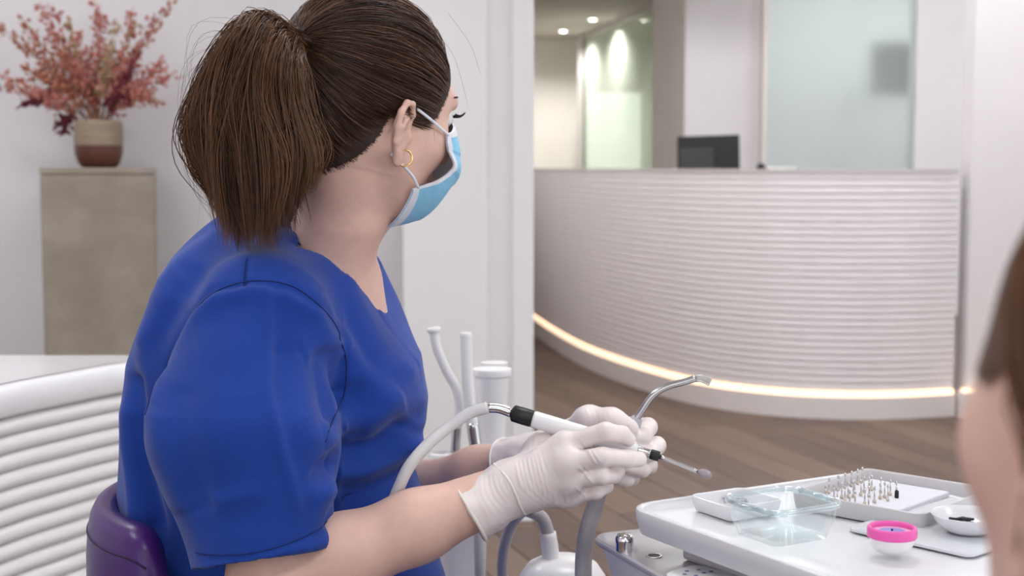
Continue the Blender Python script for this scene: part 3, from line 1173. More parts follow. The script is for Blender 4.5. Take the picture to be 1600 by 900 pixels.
# eyes, lashes, brow
for g in (-1, 1):
    e = H @ Vector((.0795, g * .031, -.004))
    vf = lathe([(0.0001, -.012)] + [(.012 * math.sin(a), -.012 * math.cos(a)) for a in np.linspace(.2, 2.94, 12)] + [(.0001, .012)], 20, Matrix.Translation(e), cap=False)
    eye = mesh('eye', vf[0], vf[1], M_EYEW, woman)
    f = (H.to_3x3() @ Vector((1, 0, 0)))
    vf = lathe([(.0055, .0108), (.003, .0122), (.0001, .0124)], 16, along(e, e + f), cap=False)
    mesh('iris', vf[0], vf[1], M_IRIS, eye)
    parts = []
    for k in range(16):
        a = (k / 15 - .5) * 1.9
        p0 = Vector((.0795 + .0128 * math.cos(a), g * .031 + .0145 * math.sin(a), .003))
        p1 = p0 + Vector((.006 * math.cos(a), .008 * math.sin(a), -.001))
        p2 = p0 + Vector((.010 * math.cos(a), .013 * math.sin(a), .004))
        parts.append(tube([H @ p for p in catmull([p0, p1, p2], 4)], [.0006, .0006, .0005, .0004, .0002], 4))
    vf = join(*parts)
    mesh('eyelashes', vf[0], vf[1], M_LASH, woman, kind='stuff')
    pth = [H @ p for p in catmull([Vector((.0955, g * .012, .018)), Vector((.092, g * .030, .024)), Vector((.078, g * .048, .020))], 8)]
    vf = tube(pth, [.002, .003, .0033, .0033, .003, .0027, .0022, .0016, .001], 8, flat=.6)
    mesh('eyebrow', vf[0], vf[1], M_SCALP, woman)

# hair: under-layer, combed-back strands, tied knot, tail
hair = hair_cap('hair', H, woman)
TIE = A(-.113, -.012, .024)
tdir = TIE - CR_C
tdir /= np.linalg.norm(tdir)
D = RNG.normal(size=(90000, 3))
D /= np.linalg.norm(D, axis=1, keepdims=True)
Pr = CR_C + D * scalp_radius(D)[:, None]
edge = Pr[:, 2] - hairline(Pr[:, 0]) + RNG.normal(size=len(D)) * .0025
ok = (edge > 0) & (D @ tdir < .93) & ((edge < .014) | (RNG.random(len(D)) < .28))
roots = D[ok][:14000]
edge = edge[ok][:14000]
N = len(roots)
M_ = 14
t = np.linspace(0, 1, M_)[None, :, None]
ang = np.arccos(np.clip(roots @ tdir, -1, 1))[:, None, None]
sl_ = (np.sin((1 - t) * ang) * roots[:, None] + np.sin(t * ang) * tdir[None, None]) / np.sin(ang)
# side strands comb a little downwards before rising to the tie
side = np.clip(.5 - roots[:, 2], 0, 1)[:, None] * np.clip(roots[:, 0] + .5, 0, 1)[:, None]
sl_[:, :, 2] -= .10 * side * np.sin(t[:, :, 0] * math.pi)
sl_ /= np.linalg.norm(sl_, axis=2, keepdims=True)
rad_ = scalp_radius(sl_)
lift = RNG.uniform(.003, .0095, N)[:, None]
ridge = .0022 * np.sin(roots[:, 1] * 22 + roots[:, 2] * 31 + roots[:, 0] * 9)[:, None] + .0014 * np.sin(roots[:, 2] * 70 + roots[:, 0] * 40)[:, None]
tt_ = t[:, :, 0]
rad_ = rad_ + .0015 + (lift + ridge) * np.clip(tt_ * 5, 0, 1) + .007 * np.clip(roots[:, 2], 0, 1)[:, None] * np.sin(tt_ * math.pi)
pth = CR_C + sl_ * rad_[..., None]
pth = pth + RNG.normal(size=(N, 1, 3)) * .0010 * np.sin(t * 9 + RNG.uniform(0, 6, (N, 1, 1))) * np.clip(t * 4, 0, 1)
R3, T3 = np.array(H.to_3x3()), np.array(H.translation)
cols = tone(N, dark=(.034, .0155, .010), light=(.14, .066, .038))
lock = .75 + .5 * (np.sin(roots[:, 2] * 37 + roots[:, 0] * 21) * .5 + .5)
strands('combed_strands', pth @ R3.T + T3, RNG.uniform(.00028, .0005, N) * np.where(edge < .004, .7, 1), cols * lock[:, None], M_HAIR, hair)

tie = H @ Vector(TIE)
# pony tail: locks of strands, each lock around a guide that leaves the tie and falls
S0 = 1.46      # distance of the tail
tail_c = []
tie_w = np.array(tie)
guides = []
for k in range(190):
    a = RNG.uniform(-1, 1)              # across the picture: -1 outer (left), 1 inner (against the neck)
    b = RNG.uniform(-1, 1)              # -1 near side, 1 far side
    top = np.interp(a, [-1, -.5, 0, .5, 1], [312, 345, 390, 430, 468])
    ty = np.interp(a, [-1, -.5, 0, .5, 1], [120, 70, 70, 95, 120])
    mx = np.interp(a, [-1, -.5, 0, .5, 1], [318, 350, 395, 440, 482])
    ex = np.interp(a, [-1, -.4, 0, .5, 1], [358, 375, 405, 440, 474])
    ey = np.interp(a, [-1, -.6, 0, .4, 1], [325, 392, 398, 385, 320]) + RNG.uniform(-26, 8)
    rr = math.sqrt(max(0, 1 - a * a)) * b
    dd = tie_w[1] - .035 + .055 * rr
    w_ = lambda px, py, e: np.array(P(px, py, dd + e))
    p0 = tie_w + A(RNG.normal() * .006, RNG.normal() * .008, RNG.normal() * .006)
    lift_ = 40 * (1 - (a + 1) / 2) + 8
    p1 = w_((tie_px := 455) * .45 + top * .55, ty - lift_ + RNG.uniform(-10, 10), -.012)
    p2 = w_(top + RNG.uniform(-16, 16), ty + 60 + RNG.uniform(-15, 15), -.01)
    p3 = w_(mx + RNG.uniform(-24, 24), 240 + RNG.uniform(-25, 25), 0)
    p4 = w_(ex + RNG.uniform(-22, 22), ey, .012)
    guides.append([p0, p1, p2, p3, p4])
allp, allc, allr = [], [], []
for gk in guides:
    g = np.array(catmull(gk, 19))
    n = 50
    tt = np.linspace(0, 1, 20)[None, :, None]
    off = RNG.normal(size=(n, 1, 3)) * A(.0062, .006, .003)
    prof = np.clip(.35 + 2.2 * tt, 0, 1) * (1 - .55 * np.clip((tt - .6) / .4, 0, 1))
    wave = RNG.normal(size=(n, 1, 3)) * .0016 * np.sin(tt * 7 + RNG.uniform(0, 6.28, (n, 1, 1)))
    pp = g[None] + off * prof + wave
    # uneven ends
    cut = RNG.uniform(.86, 1.0, n)
    pp = np.stack([np.stack([np.interp(np.linspace(0, c, 20), np.linspace(0, 1, 20), pp[i, :, x]) for x in range(3)], 1) for i, c in enumerate(cut)])
    base_c = tone(1, dark=(.040, .017, .010), light=(.25, .115, .058), gold=.14)
    allp.append(pp)
    allc.append(.6 * base_c + .4 * tone(n, dark=(.05, .022, .013), light=(.22, .105, .055)))
    allr.append(RNG.uniform(.0003, .00055, n))
tail = strands('pony_tail', np.concatenate(allp), np.concatenate(allr), np.concatenate(allc), M_HAIR, hair)
# loose fly-away hairs
fl = []
for k in range(16):
    a = RNG.uniform(0, 1)
    p0 = np.array(P(455 + RNG.uniform(-20, 10), 70 + RNG.uniform(-20, 20), tie_w[1] - .04))
    p1 = np.array(P(RNG.uniform(285, 350), RNG.uniform(40, 130), tie_w[1] - .04))
    p2 = np.array(P(RNG.uniform(275, 330), RNG.uniform(180, 300), tie_w[1] - .03))
    p3 = np.array(P(RNG.uniform(300, 400), RNG.uniform(300, 390), tie_w[1] - .02))
    fl.append(np.array(catmull([p0, p1, p2, p3], 19)))
for k in range(14):     # nape wisps
    x, y = RNG.uniform(500, 610), RNG.uniform(235, 300)
    q = P(x, y, 1.575)
    p0, p1, p2 = np.array(q), np.array(P(x - 12 + RNG.uniform(-15, 10), y + 22, 1.585)), np.array(P(x - 20 + RNG.uniform(-30, 15), y + 50, 1.60))
    fl.append(np.array(catmull([p0, p1, p2], 19)))
for px in ((622, 150, 614, 190, 590, 242), (690, 60, 712, 95, 735, 180), (700, 20, 735, 70, 752, 120), (668, 150, 676, 190, 680, 225)):
    fl.append(np.array(catmull([P(px[0], px[1], 1.56), P(px[2], px[3], 1.553), P(px[4], px[5], 1.56)], 19)))
fl = np.array(fl)
strands('stray_hairs', fl, np.full(len(fl), .00013), tone(len(fl)), M_HAIR, hair)
vf = tube([tie + (H.to_3x3() @ Vector((.003 * math.sin(a * 3), .014 * math.cos(a), .014 * math.sin(a)))) for a in np.linspace(0, 2 * math.pi, 25)], .004, 8)
mesh('hair_tie', vf[0], vf[1], M_SCALP, hair)

# earring
ex = P(632, 247, 1.555)
Er = TR(ex, rz=math.radians(25), rx=math.pi / 2)
ring = [Er @ Vector((.0088 * math.cos(a), .0088 * math.sin(a), 0)) for a in np.linspace(1.9, 1.9 + 5.9, 40)]
vf = tube(ring, .0011, 10)
mesh('hoop_earring', vf[0], vf[1], M_GOLD, woman)

# face mask: sheet wrapped round the lower face
M_SIDE = catmull([(.064, .067, -.026), (.069, .0665, -.042), (.083, .066, -.060), (.068, .063, -.080), (.038, .061, -.098)], 40)
M_CEN = catmull([(.098, 0, .002), (.114, 0, -.028), (.121, 0, -.058), (.112, 0, -.088), (.092, 0, -.122), (.048, 0, -.143)], 40)


def samp(c, v):
    v = min(max(v, 0), 1) * 40
    i = min(int(v), 39)
    return c[i].lerp(c[i + 1], v - i)


def mask_pt(u, v, off=0.0):
    """u -1..1 right cheek to left cheek, v 0 top..1 bottom, in head space"""
    au = min(abs(u), 1.0)
    S, Cn = samp(M_SIDE, v), samp(M_CEN, v)
    ps = au * math.pi / 2
    x = S.x + (Cn.x - S.x) * math.cos(ps) ** 1.15
    y = S.y * math.sin(ps)
    z = Cn.z + (S.z - Cn.z) * math.sin(ps) ** 2
    n = Vector((math.cos(ps) * .9 + .1, math.sin(ps), -.5 * max(0, v - .6))).normalized()
    pl = .0020 * ((v * 3.6) % 1.0 - .5) * (1 - .3 * au)
    p = Vector((x, y, z)) + n * (pl + off)
    if u < 0:
        p.y = -p.y
    return H @ p


mask = []
def grid_sheet(fn, nu, nv):
    V = [fn(i / nu, j / nv) for j in range(nv + 1) for i in range(nu + 1)]
    F = [(j * (nu + 1) + i, j * (nu + 1) + i + 1, (j + 1) * (nu + 1) + i + 1, (j + 1) * (nu + 1) + i) for j in range(nv) for i in range(nu)]
    return V, F


def thick_sheet(fn0, fn1, nu, nv):
    a, b = grid_sheet(fn0, nu, nv), grid_sheet(fn1, nu, nv)
    n = len(a[0])
    V = a[0] + b[0]
    F = a[1] + [tuple(reversed([i + n for i in f])) for f in b[1]]
    w1 = nu + 1
    edge = [i for i in range(nu)] + [nu + w1 * j for j in range(nv)] + [nv * w1 + nu - i for i in range(nu)] + [(nv - j) * w1 for j in range(nv)]
    for k in range(len(edge)):
        p, q = edge[k], edge[(k + 1) % len(edge)]
        F.append((p, q, q + n, p + n))
    return V, F


vf = thick_sheet(lambda u, v: mask_pt(u * 2 - 1, v, .0008), lambda u, v: mask_pt(u * 2 - 1, v, -.0006), 60, 48)
mask = mesh('face_mask', vf[0], vf[1], M_MASK, woman, auto=60)
for nm, u0, u1, v0, v1 in (('top_binding', -1, 1, 0, .07), ('bottom_binding', -1, 1, .95, 1), ('side_binding', -1, -.88, 0, 1), ('side_binding', .88, 1, 0, 1)):
    vf = thick_sheet(lambda u, v: mask_pt(u0 + (u1 - u0) * u, v0 + (v1 - v0) * v, .0018), lambda u, v: mask_pt(u0 + (u1 - u0) * u, v0 + (v1 - v0) * v, -.0012), 48, 24)
    mesh(nm, vf[0], vf[1], M_MASKW, mask, auto=60)
vf = thick_sheet(lambda u, v: mask_pt(u * 2 - 1, v, -.0009), lambda u, v: mask_pt(u * 2 - 1, v, -.0014), 60, 48)
mesh('lining', vf[0], vf[1], M_MASKW, mask, auto=60)
for g in (-1, 1):
    c = Vector((-.014, g * .0775, -.034))
    a, b = mask_pt(g * .95, .04, .001), mask_pt(g * .95, .95, .001)
    loop1 = catmull([a, H @ Vector((.040, g * .0745, -.022)), H @ Vector((.015, g * .0785, -.016)), H @ Vector((.000, g * .074, -.010))], 12)
    loop2 = catmull([b, H @ Vector((.030, g * .0690, -.086)), H @ Vector((.012, g * .0745, -.079)), H @ Vector((-.006, g * .072, -.070))], 12)
    for lp in (loop1, loop2):
        vf = tube(lp, .0017, 8, flat=1.0)
        mesh('ear_loop', vf[0], vf[1], M_MASKW, mask)

# scrub top
s = SDF((-.52, 1.36, .54), (-.02, 2.0, 1.13), .0035)
s.field(torso_field(), 0)
for sh, el, g in ((R_SH, P(412, 873, 1.455), -1), (L_SH, P(560, 760, 1.84), 1)):
    m1 = mid(sh, el, .52) + Vector((-.017, 0, 0)) if g < 0 else mid(sh, el, .5)
    s.chain([sh + Vector((0, -g * .012, -.022)), m1, el], [.073, .091, .077], .028)
    s.cap(sh + Vector((.01, -g * .02, .0)), P(442, 415, YM + g * .08), .052, .030, .04)
    # cut the sleeve square at its hem
    ax = np.array((el - m1).normalized())
    c = np.array(el)
    def hem(X, Y, Z, ax=ax, c=c, g=g):
        dl = (X - c[0]) * ax[0] + (Y - c[1]) * ax[1] + (Z - c[2]) * ax[2]
        rad = np.sqrt((X - c[0]) ** 2 + (Y - c[1]) ** 2 + (Z - c[2]) ** 2) - .13
        return np.maximum(-dl, rad)
    if g < 0:
        # keep the trunk: only cut points outside it
        tf = torso_field(-.004)
        s.field(lambda X, Y, Z: np.maximum(hem(X, Y, Z), -tf(X, Y, Z)), .002, 'sub')
        s.cap(el - Vector(ax) * .04, el + Vector(ax) * .03, .062, .072, .002, 'sub')
    else:
        s.field(lambda X, Y, Z: np.maximum(hem(X, Y, Z), -torso_field(-.004)(X, Y, Z)), .002, 'sub')
# neck opening: round hole and V
s.cap(neck[1], P(510, 420, 1.665), .053, .057, .004, 'sub')
VP = P(573, 468, YM)
nx = neck[2].x
def vneck(X, Y, Z):
    return np.maximum(np.maximum((VP.z + .68 * np.abs(Y - YM) - Z) * .75, nx - .03 - X), -1 + 0 * X)
s.field(vneck, .004, 'sub')
gv, gq = s.mesh(1)
gn = vnormals(gv, gq)
if ((gv - gv.mean(0)) * gn).sum(1).mean() < 0:
    gq = gq[:, ::-1].copy()
    gn = -gn
# folds, drawn on the wearer's right side in (x, z)
def xz(pts, d=1.50):
    return [(P(px, py, d).x, P(px, py, d).z) for px, py in pts]


FOLDS = [  # points, depth, width, height (metres)
    ([(239, 650), (249, 578), (272, 530), (294, 494), (339, 455), (397, 439), (455, 449), (500, 487), (522, 540), (530, 597), (516, 690)], 1.49, .0045, -.0035),
    ([(395, 400), (397, 440)], 1.52, .003, -.002),
    ([(245, 640), (258, 575), (300, 500), (345, 463), (397, 449), (452, 459), (492, 496), (512, 545), (518, 597)], 1.47, .010, .0045),
    ([(403, 450), (412, 530), (420, 610), (440, 690), (456, 745), (466, 800)], 1.42, .006, .0035),
    ([(420, 450), (430, 540), (445, 640)], 1.42, .014, -.003),
    ([(490, 556), (500, 610), (510, 670)], 1.43, .012, -.007),
    ([(468, 560), (490, 552), (520, 575)], 1.43, .010, .005),
    ([(500, 436), (535, 510), (571, 577), (620, 640)], 1.56, .013, .006),
    ([(530, 420), (560, 490), (600, 560), (650, 600)], 1.58, .012, .005),
    ([(515, 440), (545, 505), (585, 570)], 1.57, .008, -.004),
    ([(515, 685), (545, 708), (590, 705), (640, 672)], 1.55, .018, -.012),
    ([(520, 720), (560, 738), (610, 725), (650, 700)], 1.56, .016, .008),
    ([(530, 770), (580, 765), (640, 745)], 1.56, .016, -.008),
    ([(540, 600), (560, 640), (555, 690)], 1.54, .014, -.006),
    ([(520, 660), (570, 655), (625, 630)], 1.55, .02, .006),
    ([(640, 690), (660, 740), (680, 800)], 1.58, .014, .008),
    ([(330, 786), (365, 775), (410, 765)], 1.40, .010, .003),
    ([(420, 548), (455, 552), (490, 560)], 1.42, .007, -.003),
    ([(300, 560), (340, 545), (400, 548)], 1.42, .02, .003),
    ([(250, 640), (262, 720), (290, 800)], 1.43, .016, .004),
    ([(280, 600), (300, 700), (330, 800)], 1.42, .020, -.004),
    ([(380, 620), (390, 720), (400, 830)], 1.40, .02, -.003),
    ([(480, 640), (492, 730), (505, 830)], 1.42, .016, .004),
    ([(213, 575), (226, 640), (232, 730), (262, 830)], 1.58, .012, -.010),
    ([(205, 620), (212, 720), (225, 840), (245, 900)], 1.6, .012, .006),
    ([(300, 420), (262, 480), (232, 540)], 1.6, .016, .004),
    ([(330, 420), (285, 470), (245, 540)], 1.56, .010, -.003),
    ([(345, 365), (300, 405), (268, 450)], 1.62, .010, .003),
    ([(308, 876), (400, 862), (524, 832)], 1.40, .0022, -.0016),
    ([(306, 896), (400, 880), (525, 850)], 1.40, .010, .002),
]
disp = np.zeros(len(gv))
near = np.clip((-gn[:, 1] - .0) / .25, 0, 1) * (gv[:, 1] < YM)
U = gv[:, [0, 2]]
for pts, d, wdt, amp in FOLDS:
    dist, tt = poly_dist(U, xz(pts, d))
    fade = np.clip(np.minimum(tt, 1 - tt) / .12 + .35, 0, 1)
    disp += 1.3 * amp * np.exp(-(dist / wdt) ** 2) * fade * near
disp += .0022 * noise3(gv, 16, 3) + .0010 * noise3(gv, 45, 4)
gv = gv + gn * disp[:, None]
top = mesh('scrub_top', gv, gq, M_SCRUB, woman)
# sewn seams laid onto the cloth (cast sideways onto the near side of the garment)
from mathutils.bvhtree import BVHTree
bvh = BVHTree.FromPolygons([Vector(p) for p in gv], [tuple(q) for q in gq.tolist()])


def seam(pts, d, r=.0008, n=60, lift=.0002):
    line = catmull([P(px, py, d) for px, py in pts], n)
    run = []
    for p in line:
        hit = bvh.ray_cast(Vector((p.x, 1.2, p.z)), Vector((0, 1, 0)))
        if hit[0] is not None and hit[0].y < YM:
            run.append(hit[0] + hit[1] * lift * (1 if hit[1].y < 0 else -1))
    if len(run) > 3:
        vf = tube(run, r, 6)
        mesh('seam', vf[0], vf[1], M_SEAMB, top)


M_SEAMB = MAT('seam_thread', (0.006, 0.02, 0.12), .9, noise=.1)
seam([(239, 640), (249, 578), (272, 530), (294, 494), (339, 455), (397, 439), (455, 449), (500, 487), (522, 540), (530, 597), (516, 680)], 1.47)
seam([(394, 402), (397, 439)], 1.53)
seam([(302, 868), (400, 857), (460, 845), (522, 828)], 1.40, .0006)
# collar band along the neck opening
def on_top(y, z, inset=.0):
    xb, xf_, b = (np.interp(z, TZ, t_) for t_ in (TXB, TXF, TB))
    c, a = (xb + xf_) / 2, (xf_ - xb) / 2
    v = min(.97, abs(y - YM) / b)
    return Vector((c + turn(z) * min(max(y - YM, -.03), .2) + a * (1 - v ** 2.35) ** (1 / 2.35) - inset, y, z))


for g in (-1, 1):
    a, b, c_ = on_top(YM + g * .002, VP.z), on_top(YM + g * .034, VP.z + .023), on_top(YM + g * .066, VP.z + .045)
    e = P(480, 385, YM - .074) if g < 0 else Vector((P(480, 385, YM - .074).x, YM + .074, P(480, 385, YM - .074).z))
    e2 = P(440, 345, YM + g * .05)
    pth_ = catmull([a, b, c_, e, e2], 30)
    vf = tube(pth_, .0075, 10, flat=.35, up=(1, 0, .4))
    mesh('collar_band', vf[0], vf[1], M_SCRUBBAND, top)

# trousers and shoes (below the frame)
s = SDF((-.52, 1.42, .03), (.16, 1.96, .70), .007)
s.ell((-.33, YM, .57), (.14, .18, .09), k=0)
for g in (-1, 1):
    s.chain([(-.33, YM + g * .09, .555), (-.05, YM + g * .15, .49), (-.08, YM + g * .16, .28), (-.10, YM + g * .16, .08)], [.095, .075, .062, .065], .03)
pv_, pq_ = s.mesh(2)
mesh('scrub_trousers', pv_, pq_, M_SCRUB, woman)
M_SHOE = MAT('white_clog', (.75, .75, .75), .5, noise=.03)
for g in (-1, 1):
    s = SDF((-.20, YM + g * .16 - .08, -.01), (.16, YM + g * .16 + .08, .14), .004)
    y = YM + g * .16
    s.chain([(-.11, y, .045), (-.03, y, .04), (.04, y, .032)], [.042, .042, .032], .03)
    s.field(lambda X, Y, Z: (.001 - Z) + 0 * X + 0 * Y, .003, 'sub')
    v_, q_ = s.mesh(1)
    mesh('shoe', v_, q_, M_SHOE, woman)

# ------------------------------------------------------------------ gloved hands
def glove(name, W, F_, fingers, palm_k, thumb, cuff_from, lo, hi, wr=.027, h=.0016):
    """W wrist, fingers: list of (mcp,pip,dip,tip,r)"""
    s = SDF(lo, hi, h)
    s.cap(cuff_from, W, .0335, wr + .0015, .01)
    for mcp, pip, dip, tip, r in fingers:
        s.cap(W, mcp, wr * .80, r * 1.28, .016)
    for i in range(len(fingers) - 1):
        s.cap(fingers[i][0], fingers[i + 1][0], fingers[i][4] * 1.22, fingers[i + 1][4] * 1.22, .010)
    for mcp, pip, dip, tip, r in fingers:
        t = SDF(lo, hi, h)
        t.chain([mcp, pip, dip, tip], [r * 1.12, r * 1.06, r * .97, r * .82], .003)
        s.F = SDF._smin(s.F, t.F, .0045)
    t = SDF(lo, hi, h)
    t.chain([W.lerp(thumb[0], .5)] + list(thumb), [wr * .7, .018, .0145, .0125, .0100], .012)
    s.F = SDF._smin(s.F, t.F, .006)
    return s


def glove_mesh(s, name, W, Wdir, parent, seed, creases=()):
    v, q = s.mesh(1)
    n = vnormals(v, q)
    if ((v - v.mean(0)) * n).sum(1).mean() < 0:
        q = q[:, ::-1].copy()
        n = -n
    d = np.array(Wdir.normalized())
    al = (v - np.array(W)) @ d           # distance past the wrist along the hand
    m = np.exp(-((al - .012) / .030) ** 2)
    side = np.cross(d, A(0, 1, 0))
    across = (v - np.array(W)) @ side
    disp = .00035 * m * np.sin(al * 1100 + 3.0 * noise3(v, 45, seed + 3)) * np.clip(.4 + noise3(v, 60, seed + 5), 0, 1.3)
    disp += .0010 * np.exp(-((al + .055) / .05) ** 2) * noise3(v, 160, seed)
    disp += .00045 * noise3(v, 140, seed + 1)
    near = np.clip((-n[:, 1] + .1) / .4, 0, 1)
    for pts, wdt, amp in creases:
        dist, tt = poly_dist(v[:, [0, 2]], [(P(px, py, 1.46).x, P(px, py, 1.46).z) for px, py in pts])
        disp += amp * np.exp(-(dist / wdt) ** 2) * np.clip(np.minimum(tt, 1 - tt) / .2, 0, 1) * near
    v = v + n * disp[:, None]
    return mesh(name, v, q, M_GLOVE, parent)


# right hand: pen grip seen from the back of the hand
RW = P(800, 762, 1.497)
RF = [(P(882, 693, 1.487), P(946, 675, 1.472), P(972, 679, 1.484), P(982, 687, 1.496), .0094),
      (P(888, 722, 1.474), P(941, 714, 1.462), P(980, 716, 1.478), P(999, 718, 1.492), .0098),
      (P(892, 751, 1.478), P(938, 744, 1.466), P(958, 742, 1.486), P(966, 738, 1.508), .0092),
      (P(890, 777, 1.490), P(932, 768, 1.480), P(946, 760, 1.500), P(946, 750, 1.516), .0080)]
RT = [P(846, 706, 1.525), P(900, 690, 1.540), P(945, 684, 1.532), P(984, 700, 1.520)]
cuff0 = P(733, 802, 1.487)
allp = [p for f in RF for p in f[:4]] + RT + [RW, cuff0]
lo = np.min(np.array([tuple(p) for p in allp]), 0) - .045
hi = np.max(np.array([tuple(p) for p in allp]), 0) + .028
s = glove('glove', RW, None, RF, 0, RT, cuff0, lo, hi, h=.0012)
cd = (RW - cuff0).normalized()
s.field(lambda X, Y, Z: (X - cuff0.x) * cd.x + (Y - cuff0.y) * cd.y + (Z - cuff0.z) * cd.z, 0, 'sub')
CREASES = [([(908, 690), (920, 705), (934, 726)], .0016, .0013), ([(915, 690), (929, 708), (940, 722)], .0014, .0009),
           ([(902, 727), (914, 740), (929, 758)], .0016, .0013), ([(912, 727), (924, 741)], .0013, .0009), ([(899, 761), (908, 773), (919, 786)], .0016, .0012),
           ([(866, 772), (867, 784), (869, 797)], .0014, .0010), ([(884, 770), (885, 782), (887, 794)], .0014, .0010), ([(850, 770), (849, 785), (850, 799)], .0013, .0008)]
for k in range(7):
    CREASES.append(([(806 + 6 * k, 728 - 3 * k), (810 + 7 * k, 748), (818 + 7 * k, 772 + 2 * k)], .0013, .0009))
glv = glove_mesh(s, 'glove', RW, RF[1][0] - RW, woman, 11, CREASES)
Mq = along(cuff0, RW)
vf = tube([Mq @ Vector((.0335 * math.cos(a), .0335 * math.sin(a), .001)) for a in np.linspace(0, 2 * math.pi, 41)], .0018, 8)
mesh('rolled_cuff', vf[0], vf[1], M_GLOVEEDGE, glv)
k1 = RW - cd * .004
Mq = along(k1, RW + (RW - k1))
vf = tube([Mq @ Vector(((.0335 * math.cos(a)), .0315 * math.sin(a), .001 + .0015 * math.sin(3 * a))) for a in np.linspace(0, 2 * math.pi, 41)], .0014, 8)
mesh('wrist_fold', vf[0], vf[1], M_GLOVEEDGE, glv)

# left hand: fist round the suction handle, seen from the palm side
LW = P(868, 705, 1.640)
LF = [(P(938, 662, 1.645), P(1012, 668, 1.622), P(1004, 682, 1.588), P(980, 684, 1.576), .0100),
      (P(940, 690, 1.650), P(1026, 697, 1.626), P(1014, 708, 1.588), P(985, 706, 1.576), .0102),
      (P(936, 716, 1.648), P(1014, 727, 1.622), P(1002, 734, 1.590), P(974, 728, 1.578), .0095),
      (P(928, 738, 1.640), P(988, 746, 1.620), P(980, 750, 1.592), P(958, 744, 1.584), .0084)]
LT = [P(892, 684, 1.615), P(918, 656, 1.598), P(956, 657, 1.582), P(984, 668, 1.572)]
cuffL = P(795, 728, 1.685)
allp = [p for f in LF for p in f[:4]] + LT + [LW, cuffL]
lo = np.min(np.array([tuple(p) for p in allp]), 0) - .045
hi = np.max(np.array([tuple(p) for p in allp]), 0) + .03
s = glove('glove', LW, None, LF, 0, LT, cuffL, lo, hi, .026)
cdl = (LW - cuffL).normalized()
s.field(lambda X, Y, Z: (X - cuffL.x) * cdl.x + (Y - cuffL.y) * cdl.y + (Z - cuffL.z) * cdl.z, 0, 'sub')
glv2 = glove_mesh(s, 'glove', LW, LF[1][0] - LW, woman, 21)
Mq = along(cuffL, LW)
vf = tube([Mq @ Vector((.0335 * math.cos(a), .0335 * math.sin(a), .001)) for a in np.linspace(0, 2 * math.pi, 41)], .0018, 8)
mesh('rolled_cuff', vf[0], vf[1], M_GLOVEEDGE, glv2)

# ------------------------------------------------------------------ instruments
M_WPLAST = MAT('white_plastic', (.84, .83, .84), .28, noise=.01)
M_HOSE = MAT('pale_grey_hose', (.66, .645, .65), .45, noise=.02)
M_GHOSE = MAT('grey_hose', (.42, .41, .43), .4, noise=.05)
M_STEEL = MAT('brushed_steel', (.62, .61, .61), .22, metal=1, noise=.04)
M_GPLAST = MAT('grey_plastic', (.40, .39, .42), .35, noise=.04)
M_TIP = MAT('mauve_tip', (.30, .25, .28), .3, noise=.08)
M_CLEARTIP = MAT('clear_tip', (.75, .74, .70), .12, trans=.6, noise=.02)

hp = thing('handpiece', 'white dental handpiece with black collar held in the near gloved hand', 'handpiece', P(900, 690, 1.51))
a0_, a1_ = P(800, 645, 1.528), P(1012, 708, 1.506)
ax = lambda t_: a0_.lerp(a1_, t_)


def seg(t0, t1, prof, n=24):
    """lathe along the handpiece axis between two fractions; prof list of (fraction, radius)"""
    return tube([ax(t0 + (t1 - t0) * p) for p, r in prof], [r for p, r in prof], n)


vf = seg(0, .155, [(0, .0072), (.08, .0092), (.5, .0094), (.92, .0094), (1, .0088)])
mesh('collar', vf[0], vf[1], M_BLACK, hp)
vf = seg(.155, .925, [(0, .0088), (.02, .0094), (.5, .0090), (.85, .0066), (1, .0052)])
mesh('barrel', vf[0], vf[1], M_WPLAST, hp)
vf = seg(.925, 1.02, [(0, .0051), (.1, .0052), (.9, .0048), (1, .0046)])
mesh('nose', vf[0], vf[1], M_STEEL, hp)
vf = seg(1.02, 1.085, [(0, .0050), (.1, .0056), (.9, .0056), (1, .0048)])
mesh('ring', vf[0], vf[1], M_BLACK, hp)
b0_, b1_ = ax(1.085), P(1090, 737, 1.500)
vf = tube(catmull([b0_, b0_.lerp(b1_, .5), b1_], 8), .0026, 12)
mesh('shaft', vf[0], vf[1], M_STEEL, hp)
b2_ = P(1112, 744, 1.498)
vf = tube(catmull([b1_, b1_.lerp(b2_, .5), b2_], 10), [.002, .0042, .0055, .0061, .0063, .0063, .0062, .006, .0055, .0044, .0015], 16, flat=.75)
mesh('tip', vf[0], vf[1], M_TIP, hp)
fer = catmull([P(761, 637, 1.530), P(780, 638, 1.530), P(800, 645, 1.528)], 8)
vf = tube(fer, .0056, 16)
mesh('ferrule', vf[0], vf[1], M_STEEL, hp)
hose = catmull([P(762, 637, 1.530), P(735, 645, 1.528), P(700, 668, 1.520), P(668, 695, 1.505), P(640, 728, 1.495), P(622, 765, 1.50), P(604, 812, 1.52), P(585, 880, 1.55), P(560, 990, 1.55), P(650, 1100, 1.55)], 60)
vf = tube(hose, .0066, 14)
mesh('hose', vf[0], vf[1], M_HOSE, hp)

